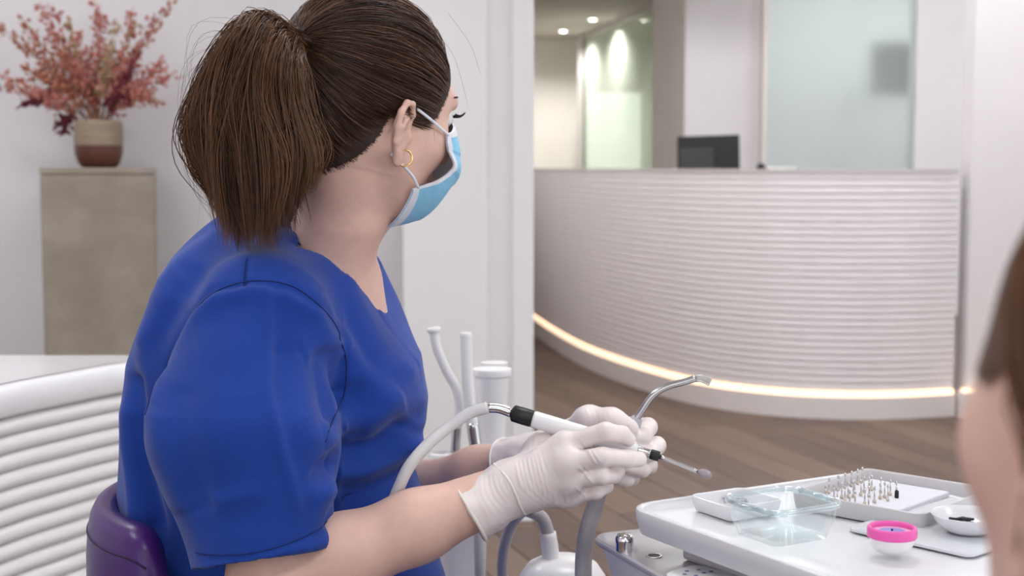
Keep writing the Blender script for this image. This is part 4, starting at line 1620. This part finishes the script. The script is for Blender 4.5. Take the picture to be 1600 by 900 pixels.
su = thing('suction_tip', 'bent steel suction tube with grey collar held in the far gloved hand', 'instrument', P(985, 680, 1.60))
path = catmull([P(987, 668, 1.592), P(1003, 642, 1.590), P(1020, 618, 1.588), P(1043, 604, 1.586), P(1068, 597, 1.584), P(1088, 591, 1.583)], 24)
vf = tube(path, .0039, 14)
mesh('tube', vf[0], vf[1], M_STEEL, su)
path = catmull([P(1087, 591, 1.583), P(1098, 592, 1.582), P(1110, 598, 1.580)], 8)
vf = tube(path, .0044, 14)
mesh('nozzle', vf[0], vf[1], M_CLEARTIP, su)
vf = tube([P(979, 680, 1.596), P(983, 674, 1.595), P(989, 665, 1.594), P(996, 653, 1.592)], [.0085, .0105, .0095, .0062], 16)
mesh('collar', vf[0], vf[1], M_GPLAST, su)
path = catmull([P(980, 679, 1.597), P(960, 715, 1.605), P(940, 760, 1.61), P(930, 790, 1.61), P(918, 828, 1.60), P(912, 870, 1.60), P(908, 940, 1.60), P(880, 1040, 1.62)], 30)
vf = tube(path, [.0085 if i < 13 else .0098 for i in range(31)], 16)
mesh('handle_hose', vf[0], vf[1], M_GHOSE, su)

# ------------------------------------------------------------------ dental tray and what lies on it
TZt = .80
M_TRAY = MAT('tray_white', (.74, .74, .765), .22, noise=.01, coat=.3)
M_TRAYG = MAT('tray_grey', (.56, .545, .55), .3, noise=.02)
M_SLAB = MAT('milky_slab', (.70, .72, .75), .12, noise=.01, coat=.5)
M_CLEAR = GLASS('clear_glass', (.96, .98, .98), ior=1.5, edge=.7, power=2.4, base=.012)
M_PINK = MAT('pink_lid', (.82, .11, .42), .3, noise=.04)
M_BLUEGEL = MAT('blue_gel', (.23, .27, .62), .3, noise=.15, nscale=60)
M_FOAM = MAT('white_foam', (.70, .69, .75), .8, noise=.02, bump=.2, bscale=200)
M_CHROME = MAT('chrome', (.85, .85, .86), .06, metal=1, noise=.02)
M_UNITW = MAT('unit_white', (.80, .79, .81), .25, noise=.01)
M_UNITG = MAT('unit_plate_grey', (.55, .53, .55), .16, noise=.02, coat=.6)
M_BRASS = MAT('bur_brass', (.62, .54, .42), .3, metal=.8, noise=.1)

tA, tB = G(974, 788, TZt), G(1290, 727, TZt)          # far-left edge of the tray
ue = Matrix.Rotation(-.13, 3, 'Z') @ (tB - tA).normalized()
ve = Vector((ue.y, -ue.x, 0))                           # towards the viewer / right
if ve.y > 0:
    ve = -ve
LU, LV = (tB - tA).length + .015, .42
TO = tA - ue * .002
trz = math.atan2(ue.y, ue.x)


def TP(u, v, z=0.0):
    return TO + ue * u + ve * v + Vector((0, 0, z))


def dish(cx, cy, hx, hy, r, hgt, wall, flare, base, M, bot=.0025, n=6, lip=0.0):
    """open rounded-rectangle dish: outer wall, rim, inner wall, floor"""
    prof = [(-flare, 0), (-flare * .2, hgt * .5), (0, hgt * .88), (lip - wall * .1, hgt * .97), (lip - wall * .35, hgt), (-wall * .7, hgt), (-wall, hgt * .96), (-wall - .0005, hgt * .9), (-wall - flare, bot)]
    base += .0004
    rings = []
    for o_, z in prof:
        rings.append([(cx + x, cy + y, base + z) for x, y in rrect(hx + o_, hy + o_, max(.002, r + o_), n)])
    return xf(loft(rings), M)


Mt = Matrix.Translation(TO) @ Matrix.Rotation(trz, 4, 'Z')      # local x along ue, local -y along ve
tray = dish(LU / 2, -LV / 2, LU / 2, LV / 2, .036, .026, .009, .005, -.0264, Mt, bot=.0186, n=8)
tro = tag(mesh('instrument_tray', tray[0], tray[1], M_TRAY, None, True, auto=35), 'large white rounded instrument tray on the dental unit in the foreground', 'tray')
FL = -.006      # height of the tray floor in tray space


def tl(px, py, z=FL):
    """tray-space coordinates of a pixel at height z above the tray origin"""
    g = Mt.inverted() @ G(px, py, TZt + z)
    return g


# small white dish with metal bits
c = tl(1150, 800)
wd_ = dish(c.x, c.y, .036, .034, .010, .0155, .002, .004, FL, Mt)
tag(mesh('small_dish', wd_[0], wd_[1], M_TRAY, None, True, auto=35), 'small white rectangular dish at the left of the tray, behind the clear glass bowl', 'dish')
# clear glass bowl with rim
c = tl(1222, 838)
gb = thing('glass_bowl', 'clear square glass bowl with a thick rim on the white tray', 'bowl', Mt @ Vector((c.x, c.y, FL)))
wd_ = dish(c.x, c.y, .0435, .0400, .018, .036, .0028, .010, FL, Mt, bot=.004, n=10)
mesh('bowl', wd_[0], wd_[1], M_CLEAR, gb, True, auto=35)
M_GRIM = GLASS('glass_rim', (.92, .97, .98), rough=.03, ior=1.6, base=.08, basecol=(.85, .93, .95), edge=.8, power=1.7)
ringp = [Mt @ Vector((c.x + x, c.y + y, FL + .0348)) for x, y in rrect(.0450, .0415, .0185, 10)]
vf = tube(ringp + ringp[:2], .0022, 8, flat=1.6, up=(0, 0, 1))
mesh('rim', vf[0], vf[1], M_GRIM, gb)
for sx in (-1, 1):
    hv_ = xf(box((c.x + sx * .047 - .005, c.y - .012, FL + .0325), (c.x + sx * .047 + .005, c.y + .012, FL + .0368), .0018), Mt)
    mesh('grip', hv_[0], hv_[1], M_GRIM, gb)
# grey bur tray with foam
q0, q1 = tl(1234, 768, FL + .018), tl(1354, 731, FL + .018)
gx = (q1 - q0)
gx.z = 0
glen = gx.length
grz = math.atan2(gx.y, gx.x)
Mg = Mt @ Matrix.Translation((q0.x, q0.y, FL)) @ Matrix.Rotation(grz, 4, 'Z')
GV = .150
wd_ = dish(glen / 2, -GV / 2, glen / 2, GV / 2, .010, .018, .003, .003, 0, Mg, n=6)
tag(mesh('bur_tray', wd_[0], wd_[1], M_TRAYG, None, True, auto=35), 'shallow grey rectangular tray holding white foam and burs', 'tray')
fb = xf(box((.012, -GV + .045, .0026), (glen - .010, -.012, .009), .001, 1), Mg)
tag(mesh('bur_foam', fb[0], fb[1], M_FOAM, None, False), 'white foam block with burs stuck in it inside the grey tray', 'foam')
# burs in rows
Fi = Mg.inverted()
first = None
bur_px = [(1290, 783), (1303, 781), (1315, 779), (1325, 778), (1333, 777), (1345, 775), (1358, 778), (1375, 780), (1387, 783), (1400, 777), (1308, 788), (1320, 784), (1335, 775), (1350, 770), (1362, 767), (1376, 771), (1290, 771), (1303, 766), (1316, 763), (1327, 760), (1337, 757), (1347, 754), (1324, 793), (1336, 792), (1351, 789), (1366, 786), (1382, 778), (1346, 801), (1358, 763), (1391, 774)]
for k, (px, py) in enumerate(bur_px):
    g = G(px, py, TZt + FL + .009)
    l = Fi @ g
    if not (.014 < l.x < glen - .012 and -GV + .047 < l.y < -.014):
        l.x = min(max(l.x, .016), glen - .014)
        l.y = min(max(l.y, -GV + .05), -.016)
        g = Mg @ Vector((l.x, l.y, .009))
        g.z = TZt + FL + .009
    if first is None:
        t = thing('dental_bur', 'tiny steel dental bur standing in the white foam', 'bur', g, 'burs in the foam of the grey tray')
        vf = lathe([(.0009, -.004), (.0009, .008), (.0006, .010), (.0006, .013)], 8, Matrix.Translation(g))
        mesh('shank', vf[0], vf[1], M_STEEL, t)
        vf = lathe([(.0006, .013), (.0012, .0138), (.0013, .016), (.0005, .018)], 8, Matrix.Translation(g))
        mesh('head', vf[0], vf[1], M_STEEL, t)
        vf = lathe([(.0012, .0002), (.0019, .0007), (.0019, .0032), (.0011, .0036)], 8, Matrix.Translation(g))
        mesh('ring', vf[0], vf[1], M_BRASS, t)
        first = t
    else:
        cpy = copy_thing(first, (0, 0, 0))
        cpy.location = g
g = G(1401, 778, TZt + FL + .009)
t = thing('dental_polisher', 'dark capped polisher standing at the right end of the foam', 'polisher', g)
vf = lathe([(.0022, .0), (.0022, .007), (.0018, .0078)], 10, Matrix.Translation(g))
mesh('cap', vf[0], vf[1], M_BLACK, t)
vf = lathe([(.0010, .0078), (.0010, .011)], 8, Matrix.Translation(g))
mesh('pin', vf[0], vf[1], M_STEEL, t)
# milky slab, pink-lidded jar, round bowl
s0_, s1_ = tl(1322, 830), tl(1440, 796)
sx_ = (s1_ - s0_)
srz = math.atan2(sx_.y, sx_.x)
Ms = Mt @ Matrix.Translation((s0_.x, s0_.y, FL)) @ Matrix.Rotation(srz, 4, 'Z')
SL, SW = .20, .135
rings = []
for o_, z in ((-.001, 0.0003), (0, .001), (0, .0035), (-.001, .0045)):
    rings.append([(SL / 2 + x, -SW / 2 + y, z) for x, y in rrect(SL / 2 + o_, SW / 2 + o_, .010 + o_, 6)])
vf = xf(loft(rings), Ms)
slab = tag(mesh('mixing_slab', vf[0], vf[1], M_SLAB, None, True, auto=35), 'milky white glass mixing slab lying on the tray under the pink jar', 'slab')
jc = G(1393, 862, TZt + FL + .0045)
jc.z = TZt + FL + .0047
Mj = Matrix.Translation(jc)
jar = thing('jar', 'small white jar with a bright pink rim lid on the tray', 'jar', jc)
vf = lathe([(.0125, 0), (.0160, .002), (.0195, .008), (.0205, .0145)], 36, Mj)
mesh('body', vf[0], vf[1], M_WPLAST, jar, True, auto=60)
vf = lathe([(.0205, .0135), (.0222, .0140), (.0226, .0155), (.0226, .0215), (.0220, .0232), (.0208, .0238), (.0195, .0232), (.0188, .0200), (.0188, .0186)], 40, Mj, cap=False)
mesh('lid_rim', vf[0], vf[1], M_PINK, jar, True, auto=60)
vf = lathe([(.0189, .0180), (.0189, .0188)], 32, Mj)
mesh('lid_disc', vf[0], vf[1], MAT('pink_lid_inner', (.80, .50, .66), .3, noise=.05), jar, False)
vf = lathe([(.0115, .0188), (.0120, .0193), (.0035, .0196)], 24, Mj)
mesh('blue_seal', vf[0], vf[1], M_BLUEGEL, jar, True, auto=50)
vf = lathe([(.0012, .0196), (.0009, .0212)], 8, Mj)
mesh('pin', vf[0], vf[1], M_BLACK, jar)
bc = G(1512, 831, TZt + FL + .005)
bc.z = TZt + FL + .0047
Mb = Matrix.Translation(bc)
vf = lathe([(.015, 0), (.019, .001), (.024, .004), (.0285, .0080), (.0325, .0130), (.0348, .0172), (.0352, .0180), (.0347, .0185), (.0335, .0180), (.0310, .0140), (.0270, .0095), (.0225, .0060), (.017, .0042), (.0001, .0040)], 56, Mb)
tag(mesh('round_bowl', vf[0], vf[1], M_TRAY, None, True, auto=60), 'white round shallow bowl with dark metal bits at the right of the tray', 'bowl')
# metal bits
def bits(n, ctr, r, z, label, grp):
    src = None
    for k in range(n):
        p = Vector(ctr) + Vector((random.uniform(-r, r), random.uniform(-r, r), z + .0016 * (k % 4)))
        if src is None:
            vf = join(box((-.0055, -.0016, 0), (.0055, .0016, .0022), .0005, 1))
            src = tag(mesh('metal_bit', vf[0], vf[1], M_BLACK if 'round' in label else M_GPLAST, None, False), label, 'metal bit', grp)
            o = src
        else:
            o = src.copy()
            COL.objects.link(o)
        o.location = p
        o.rotation_euler = (random.uniform(-.2, .2), 0, random.uniform(0, 3.1))


g = G(1142, 789, TZt + FL + .003)
bits(13, (g.x + .006, g.y + .012, 0), .011, TZt + FL + .0030, 'tiny grey metal bit lying in the small white dish', 'bits in the small white dish')
bits(13, (bc.x - .002, bc.y + .006, 0), .011, bc.z + .0048, 'tiny dark metal bit lying in the round white bowl', 'bits in the round bowl')

# dental unit below the tray: shell, grey top plate, knob, hole, switch pad, arm
UZ = .748
unit = thing('dental_unit', 'dental unit table with grey glossy plate under the white tray', 'dental unit', (TP(.2, .2).x, TP(.2, .2).y, 0))
e0 = G(918, 834, UZ)
e1 = G(1072, 922, UZ)
ud = (e1 - e0).normalized()
vd = Vector((-ud.y, ud.x, 0))
if vd.x < 0:
    vd = -vd
urz = math.atan2(vd.y, vd.x)
Mu = Matrix.Translation(e0) @ Matrix.Rotation(urz, 4, 'Z')      # local x into the tray side, local -y toward the viewer
uy = -1 if (Mu.inverted() @ e1).y < 0 else 1
UL, UW = .40, .46


def urect(o_, r, z, dx=0):
    return [(UW / 2 + x + dx, uy * UL / 2 + y, z) for x, y in rrect(UW / 2 + o_, UL / 2 + o_, r, 8)]


vf = xf(loft([urect(-.002, .024, -.008), urect(0, .026, -.005), urect(0, .026, -.002), urect(-.002, .024, 0)]), Mu)
mesh('plate', vf[0], vf[1], M_UNITG, unit, True, auto=35)
vf = xf(loft([urect(-.09, .03, -.13), urect(-.05, .03, -.11), urect(-.018, .028, -.06), urect(-.006, .025, -.009)]), Mu)
mesh('shell', vf[0], vf[1], M_UNITW, unit, True, auto=35)
vf = xf(loft([urect(-.06, .03, .0005), urect(-.06, .03, TZt - .024 - UZ - .0006)]), Mu)
ped_c = TP(LU / 2, LV / 2)
vf = join(box((LU * .12, -LV * .9, UZ + .0005 - TZt), (LU * .9, -LV * .12, -.0268), .004))
vf = xf(vf, Mt)
mesh('tray_support', vf[0], vf[1], M_UNITG, unit, False)
kb = G(976, 860, UZ)
Mk = Matrix.Translation((kb.x, kb.y, UZ))
vf = lathe([(.0095, .0003), (.0095, .008), (.0102, .010), (.0100, .014), (.0075, .0175), (.0001, .0185)], 24, Mk)
mesh('knob', vf[0], vf[1], M_CHROME, unit, True, auto=50)
kh = G(1022, 869, UZ)
vf = lathe([(.0088, .0002), (.0086, .0010), (.0066, .0010), (.0060, .0004)], 24, Matrix.Translation((kh.x, kh.y, UZ)))
mesh('socket', vf[0], vf[1], M_STEEL, unit, True, auto=40)
vf = lathe([(.0062, .0006), (.0062, .0012)], 20, Matrix.Translation((kh.x, kh.y, UZ)))
mesh('socket_hole', vf[0], vf[1], M_DGREY, unit, False)
kp = G(1075, 900, UZ)
Mp = Matrix.Translation((kp.x, kp.y, UZ)) @ Matrix.Rotation(trz + .2, 4, 'Z')
rings = [[(x, y - .022, z) for x, y in rrect(.026 + o_, .034 + o_, .012, 6)] for o_, z in ((0, .0003), (0, .004), (-.003, .006))]
vf = xf(loft(rings), Mp)
kpd = mesh('switch_pad', vf[0], vf[1], M_WPLAST, unit, True, auto=35)
M_MARK = MAT('violet_print', (.20, .16, .38), .5, noise=.1)
for (mx_, my_) in ((-.014, -.004), (-.004, .002), (.008, -.003), (-.009, -.014), (.004, -.013), (.013, -.015)):
    vf = xf(lathe([(.0022, .0061), (.0022, .0064)], 10, Matrix.Translation((mx_, my_ - .004, 0))), Mp)
    mesh('symbol', vf[0], vf[1], M_MARK, kpd, False)
uc = Mu @ Vector((UW * .55, uy * UL * .5, 0))
vf = tube(catmull([Vector((uc.x, uc.y, UZ - .10)), Vector((uc.x + .03, uc.y, UZ - .25)), Vector((uc.x + .22, uc.y + .08, UZ - .40)), Vector((uc.x + .35, uc.y + .10, .03))], 20), .035, 16)
mesh('support_arm', vf[0], vf[1], M_UNITW, unit)
vf = lathe([(.20, 0.001), (.20, .03), (.17, .045), (.05, .05)], 32, Matrix.Translation((uc.x + .35, uc.y + .10, 0)))
mesh('foot', vf[0], vf[1], M_UNITW, unit, True, auto=40)

# ------------------------------------------------------------------ assistant unit behind the hands
ad = 2.12
au_ = thing('suction_unit', 'white suction unit with holders standing behind the hands', 'suction unit', P(740, 800, ad + .02) * 1)
au_.location.z = 0
INV[au_.name] = Matrix.Translation(-Vector(au_.location))
ac = P(728, 730, ad)
vf = loft([[(ac.x - .005 + x, ad + y, z) for x, y in rrect(w_, d_, .03, 6)] for w_, d_, z in ((.085, .09, .02), (.05, .07, .10), (.032, .05, .45), (.036, .055, ac.z - .09), (.060, .07, ac.z - .04))])
mesh('column', vf[0], vf[1], M_UNITW, au_, True, auto=40)
vf = loft([[(ac.x + .012 + x, ad + y, z) for x, y in rrect(.082 + o_, .062 + o_, .04 + o_, 6)] for o_, z in ((-.025, ac.z - .042), (-.004, ac.z - .03), (0, ac.z - .01), (-.006, ac.z + .006), (-.016, ac.z + .010))])
mesh('holder_deck', vf[0], vf[1], M_UNITW, au_, True, auto=40)
for px, py in ((690, 712), (714, 712), (746, 716), (800, 714)):
    c = P(px, py, ad)
    vf = lathe([(.019, -.03), (.020, -.004), (.018, .004), (.013, .006), (.012, -.01)], 24, Matrix.Translation((c.x, ad - .005, c.z)), cap=False)
    mesh('holder', vf[0], vf[1], M_UNITW, au_, True, auto=50)


def suction(name, label, pts, rad, tip_pts, tip_r, grp=None, cap_r=None, hose_pts=None):
    t = thing(name, label, 'suction tube', P(*tip_pts[-1]), grp)
    pth = catmull([P(*p) for p in pts], 20)
    vf = tube(pth, rad, 16)
    mesh('tube', vf[0], vf[1], M_WPLAST, t)
    if cap_r:
        d = (pth[0] - pth[1]).normalized()
        vf = tube([pth[0] - d * .004, pth[0], pth[0] + d * .003, pth[0] + d * .005], [rad, cap_r, cap_r, cap_r * .9], 20)
        mesh('mouth', vf[0], vf[1], M_WPLAST, t, True, auto=50)
    vf = tube(catmull([P(*p) for p in tip_pts], 8), tip_r, 16)
    mesh('coupling', vf[0], vf[1], M_STEEL, t)
    if hose_pts:
        vf = tube(catmull([P(*p) for p in hose_pts], 20), tip_r * .9, 14)
        mesh('hose', vf[0], vf[1], M_GHOSE, t)
    return t


suction('suction_tube', 'curved white suction tube with flared mouth nearest the blue scrubs',
        [(678, 517, ad), (683, 545, ad), (698, 580, ad), (714, 610, ad), (718, 640, ad), (714, 668, ad)], .0072, [(714, 662, ad), (712, 690, ad), (711, 712, ad)], .0070, cap_r=.0105,
        hose_pts=[(711, 712, ad), (712, 800, ad + .01), (716, 900, ad + .02), (724, 1000, ad + .04)])
suction('suction_tube', 'straight white suction tube standing between the curved tube and the cup',
        [(728, 525, ad - .02), (729, 560, ad - .02), (732, 610, ad - .02), (738, 665, ad - .02)], .0088, [(738, 660, ad - .02), (742, 690, ad - .02), (746, 714, ad - .02)], .0090, cap_r=.0092,
        hose_pts=[(746, 714, ad - .02), (748, 800, ad - .08), (750, 900, ad - .09), (752, 1000, ad - .06)])
# cup and the bowl behind
cpx = P(769, 700, ad + .02)
cup_top = P(769, 576, ad + .02)
hc = cup_top.z - cpx.z
vf = lathe([(.018, 0), (.0185, .003), (.0235, hc * .55), (.0262, hc * .9), (.0295, hc * .92), (.0302, hc * .97), (.0295, hc), (.0255, hc * 1.002), (.0001, hc * 1.002)], 36, Matrix.Translation(cpx))
tag(mesh('lidded_cup', vf[0], vf[1], M_WPLAST, None, True, auto=45), 'white tapered cup with flat lid standing on the suction unit', 'cup')
cb = P(772, 700, ad + .085)
ct = P(772, 566, ad + .085)
hb = ct.z - cb.z
vf = lathe([(.017, 0), (.0175, .003), (.0190, hb * .8), (.0210, hb * .94), (.0215, hb), (.0190, hb * 1.003), (.0001, hb * 1.003)], 32, Matrix.Translation(cb))
tag(mesh('canister', vf[0], vf[1], M_WPLAST, None, True, auto=45), 'narrow white canister standing directly behind the lidded cup', 'canister')
# elbow handset and round base below the hands
sy = thing('syringe_handset', 'white elbowed handset with grey neck below the gloved hands', 'handset', P(862, 900, 1.80))
vf = tube(catmull([P(832, 800, 1.80), P(846, 808, 1.80), P(854, 825, 1.80), P(857, 838, 1.80)], 12), .0085, 16)
mesh('neck', vf[0], vf[1], M_GHOSE, sy)
vf = tube(catmull([P(856, 832, 1.80), P(860, 865, 1.80), P(864, 915, 1.80), P(867, 950, 1.80)], 10), [.0105] * 2 + [.0112] * 9, 18)
mesh('grip', vf[0], vf[1], M_WPLAST, sy)
vf = tube(catmull([P(833, 801, 1.80), P(815, 800, 1.82), P(795, 830, 1.86), P(785, 880, 1.9), P(790, 960, 1.95), P(800, 1100, 1.95)], 20), .0075, 14)
mesh('hose', vf[0], vf[1], M_GHOSE, sy)
hb_ = P(880, 893, 1.78)
rb = thing('handset_rest', 'rounded white handset rest at the bottom edge below the gloved hands', 'handset rest', (hb_.x, 1.80, 0))
vf = lathe([(.05, -.05), (.058, -.03), (.056, -.012), (.045, .004), (.03, .012), (.0001, .014)], 32, Matrix.Translation((hb_.x, 1.80, hb_.z)))
mesh('dome', vf[0], vf[1], M_WPLAST, rb, True, auto=60)
vf = lathe([(.09, 0.001), (.09, .015), (.03, .03), (.025, .2), (.03, hb_.z - .05)], 24, Matrix.Translation((hb_.x, 1.80, 0)))
mesh('post', vf[0], vf[1], M_UNITW, rb, True, auto=40)

# ------------------------------------------------------------------ purple stool
M_PURPLE = MAT('purple_vinyl', (.055, .013, .135), .35, noise=.06, nscale=40, bump=.06, bscale=300)
M_SEAM = MAT('purple_seam', (.02, .006, .05), .6, noise=.1)
stool = thing('dental_stool', 'purple upholstered stool with rounded backrest behind the scrubs', 'stool', (-.36, YM, 0))
bt = P(172, 766, 1.66)
arc = []
cyx = -.33
for k in range(33):
    a = math.radians(90 + 180 * (k / 32))
    arc.append((a, k / 32))
Rb = .205
zb0 = bt.z - .22


def back_ring(a, u):
    """cross-section of the padded back at angle a round the sitter; rounded vertical profile"""
    e_ = min(1, min(u, 1 - u) / .10)
    hh = .5 * (bt.z - zb0) * (.55 + .45 * math.sqrt(max(0, 1 - (1 - e_) ** 2)))
    zc = (bt.z + zb0) / 2
    th = .030 * (.35 + .65 * math.sqrt(max(0, 1 - (1 - e_) ** 2)))
    pts = []
    for q in range(20):
        b = 2 * math.pi * q / 20
        cx_, sz = math.cos(b), math.sin(b)
        r_ = Rb + th * math.copysign(abs(cx_) ** .6, cx_)
        z_ = zc + hh * math.copysign(abs(sz) ** .6, sz)
        pts.append((cyx + r_ * .72 * math.cos(a), YM + .0 + r_ * math.sin(a), z_))
    return pts


vf = loft([back_ring(math.radians(105 + 150 * k / 32), k / 32) for k in range(33)])
mesh('backrest', vf[0], vf[1], M_PURPLE, stool)
rg = [back_ring(math.radians(105 + 150 * k / 32), k / 32) for k in range(1, 32)]
vf = tube([Vector(r[2]) for r in rg], .0013, 6)
mesh('seam', vf[0], vf[1], M_SEAM, stool)
vf = lathe([(.14, .405), (.185, .41), (.20, .43), (.195, .455), (.16, .466), (.0001, .468)], 40, Matrix.Translation((-.32, YM, 0)))
mesh('seat', vf[0], vf[1], M_PURPLE, stool, True, auto=60)
vf = tube([Vector((-.48, YM, zb0 + .04)), Vector((-.50, YM, .45)), Vector((-.46, YM, .385)), Vector((-.34, YM, .385))], .014, 12)
mesh('back_bracket', vf[0], vf[1], M_CHROME, stool)
vf = lathe([(.03, .10), (.03, .25), (.018, .255), (.018, .404)], 20, Matrix.Translation((-.32, YM, 0)))
mesh('column', vf[0], vf[1], M_CHROME, stool, True, auto=40)
for k in range(5):
    a = 2 * math.pi * k / 5 + .3
    e_ = Vector((-.32 + .26 * math.cos(a), YM + .26 * math.sin(a), .085))
    vf = tube([Vector((-.32, YM, .12)), Vector((-.32, YM, .12)).lerp(e_, .5), e_], [.022, .018, .013], 10)
    leg = mesh('leg', vf[0], vf[1], M_CHROME, stool)
    vf = lathe([(.012, -.014), (.030, -.012), (.030, .012), (.012, .014)], 18, TR((e_.x, e_.y, .0305), rz=a, rx=math.pi / 2))
    mesh('caster', vf[0], vf[1], M_BLACK, leg, True, auto=40)

# ------------------------------------------------------------------ patient close to the camera at the right
pc = P(1700, 540, .44)
PHC = Vector((pc.x + .060, .44, pc.z - .008))
PH = Matrix.Translation(PHC) @ Matrix.Rotation(math.radians(9), 4, 'Y') @ Matrix.Rotation(math.radians(106), 4, 'Z')
patient = thing('person', 'out-of-focus person with brown hair close by at the right edge', 'person', (PHC.x, .40, .46))
nb = Vector((PHC.x + .005, .40, PHC.z - .20))
s = build_head(PH, [PH @ Vector((-.03, 0, -.05)), nb.lerp(PHC, .4) + Vector((0, -.02, 0)), nb], [.050, .048, .055],
               lambda s_, Hi_: s_.cap(tuple(Hi_ @ nb), tuple(Hi_ @ (nb + Vector((0, 0, -.08)))), .06, .08, .03), h=.003)
v_, q_ = s.mesh(1)
v_ = np.array([PH @ Vector(p) for p in v_])
mesh('body', v_, q_, M_SKIN2, patient)
SKULL[0] = s
HL_SHIFT[0] = .022
ph = hair_cap('hair', PH, patient, mat=MAT('brown_hair_underlayer', (.10, .045, .024), .6, noise=.3, nscale=120))
D = RNG.normal(size=(26000, 3))
D /= np.linalg.norm(D, axis=1, keepdims=True)
Pr = CR_C + D * scalp_radius(D)[:, None]
ok = (Pr[:, 2] - hairline(Pr[:, 0]) > 0)
D = D[ok][:5000]
N = len(D)
cro = A(.02, .01, .10)
t = np.linspace(0, 1, 12)[None, :, None]
crd = cro / np.linalg.norm(cro)
dn = D * A(.9, 1, .2) + A(-.35, 0, -.9)
dn /= np.linalg.norm(dn, axis=1, keepdims=True)
sl_ = D[:, None] * (1 - t) + dn[:, None] * t * .9
sl_ /= np.linalg.norm(sl_, axis=2, keepdims=True)
pp = CR_C + sl_ * (scalp_radius(sl_) + .003 + RNG.uniform(0, .010, (N, 1)) * np.clip(t[:, :, 0] * 4, 0, 1))[..., None]
keep = (pp[:, :, 2] > hairline(pp[:, :, 0]) - .02).all(1)
pp = pp[keep]
strands('combed_strands', pp @ np.array(PH.to_3x3()).T + np.array(PH.translation), RNG.uniform(.0005, .0008, len(pp)), tone(len(pp), dark=(.09, .04, .02), light=(.30, .14, .07)), M_HAIR, ph)
M_TEE = MAT('grey_tshirt', (.42, .42, .44), .85, noise=.04, nscale=200)
s = SDF((PHC.x - .26, .20, .40), (PHC.x + .26, 1.05, PHC.z - .10), .006)
sx = PHC.x + .005
s.cap((sx - .15, .40, nb.z - .085), (sx + .15, .40, nb.z - .085), .055, .055, .03)
s.ell((sx, .39, nb.z - .20), (.17, .10, .17), k=.05)
s.ell((sx, .43, .60), (.155, .11, .16), k=.06)
for g in (-1, 1):
    s.chain([(sx + g * .17, .40, nb.z - .09), (sx + g * .205, .42, nb.z - .30)], [.052, .045], .03)
s.cap(nb + Vector((0, 0, .02)), nb + Vector((0, 0, -.05)), .060, .066, .005, 'sub')
v_, q_ = s.mesh(1)
mesh('tshirt', v_, q_, M_TEE, patient)
M_JEAN = MAT('dark_jeans', (.03, .04, .08), .85, noise=.1, nscale=150)
s = SDF((sx - .22, .30, .36), (sx + .22, 1.30, .72), .008)
s.ell((sx, .44, .535), (.165, .12, .08), k=0)
for g in (-1, 1):
    s.chain([(sx + g * .09, .46, .54), (sx + g * .10, .85, .55), (sx + g * .09, 1.22, .48)], [.078, .062, .048], .02)
v_, q_ = s.mesh(1)
mesh('jeans', v_, q_, M_JEAN, patient)
for g in (-1, 1):
    s = SDF((sx + g * .21 - .08, .36, nb.z - .60), (sx + g * .21 + .08, .84, nb.z - .24), .004)
    s.chain([(sx + g * .205, .42, nb.z - .29), (sx + g * .21, .46, nb.z - .42), (sx + g * .19, .66, nb.z - .45)], [.040, .037, .026], .01)
    hb0 = Vector((sx + g * .185, .70, nb.z - .455))
    s.cap((sx + g * .19, .66, nb.z - .45), hb0, .026, .028, .01)
    for j in range(4):
        o_ = (j - 1.5) * .018
        s.chain([hb0 + Vector((o_, .02, 0)), hb0 + Vector((o_, .06, 0)), hb0 + Vector((o_, .09 - abs(j - 1.4) * .008, -.015))], [.010, .0092, .0075], .003)
    s.chain([hb0 + Vector((-g * .02, -.01, 0)), hb0 + Vector((-g * .045, .02, -.005)), hb0 + Vector((-g * .05, .05, -.012))], [.013, .011, .008], .005)
    v_, q_ = s.mesh(1)
    mesh('arm', v_, q_, M_SKIN2, patient)
chair = thing('dental_chair', 'purple dental chair under the person at the right edge', 'dental chair', (sx, .55, 0))
vf = xf(box((-.24, -.045, 0), (.24, .045, .52), .035, 4), TR((sx, .235, .44), rx=.0))
mesh('backrest', vf[0], vf[1], M_PURPLE, chair, True)
vf = box((sx - .25, .28, .365), (sx + .25, 1.28, .455), .035, 4)
mesh('seat', vf[0], vf[1], M_PURPLE, chair, True)
vf = lathe([(.22, .001), (.22, .04), (.10, .06), (.09, .364)], 32, Matrix.Translation((sx, .65, 0)))
mesh('pedestal', vf[0], vf[1], M_UNITW, chair, True, auto=40)
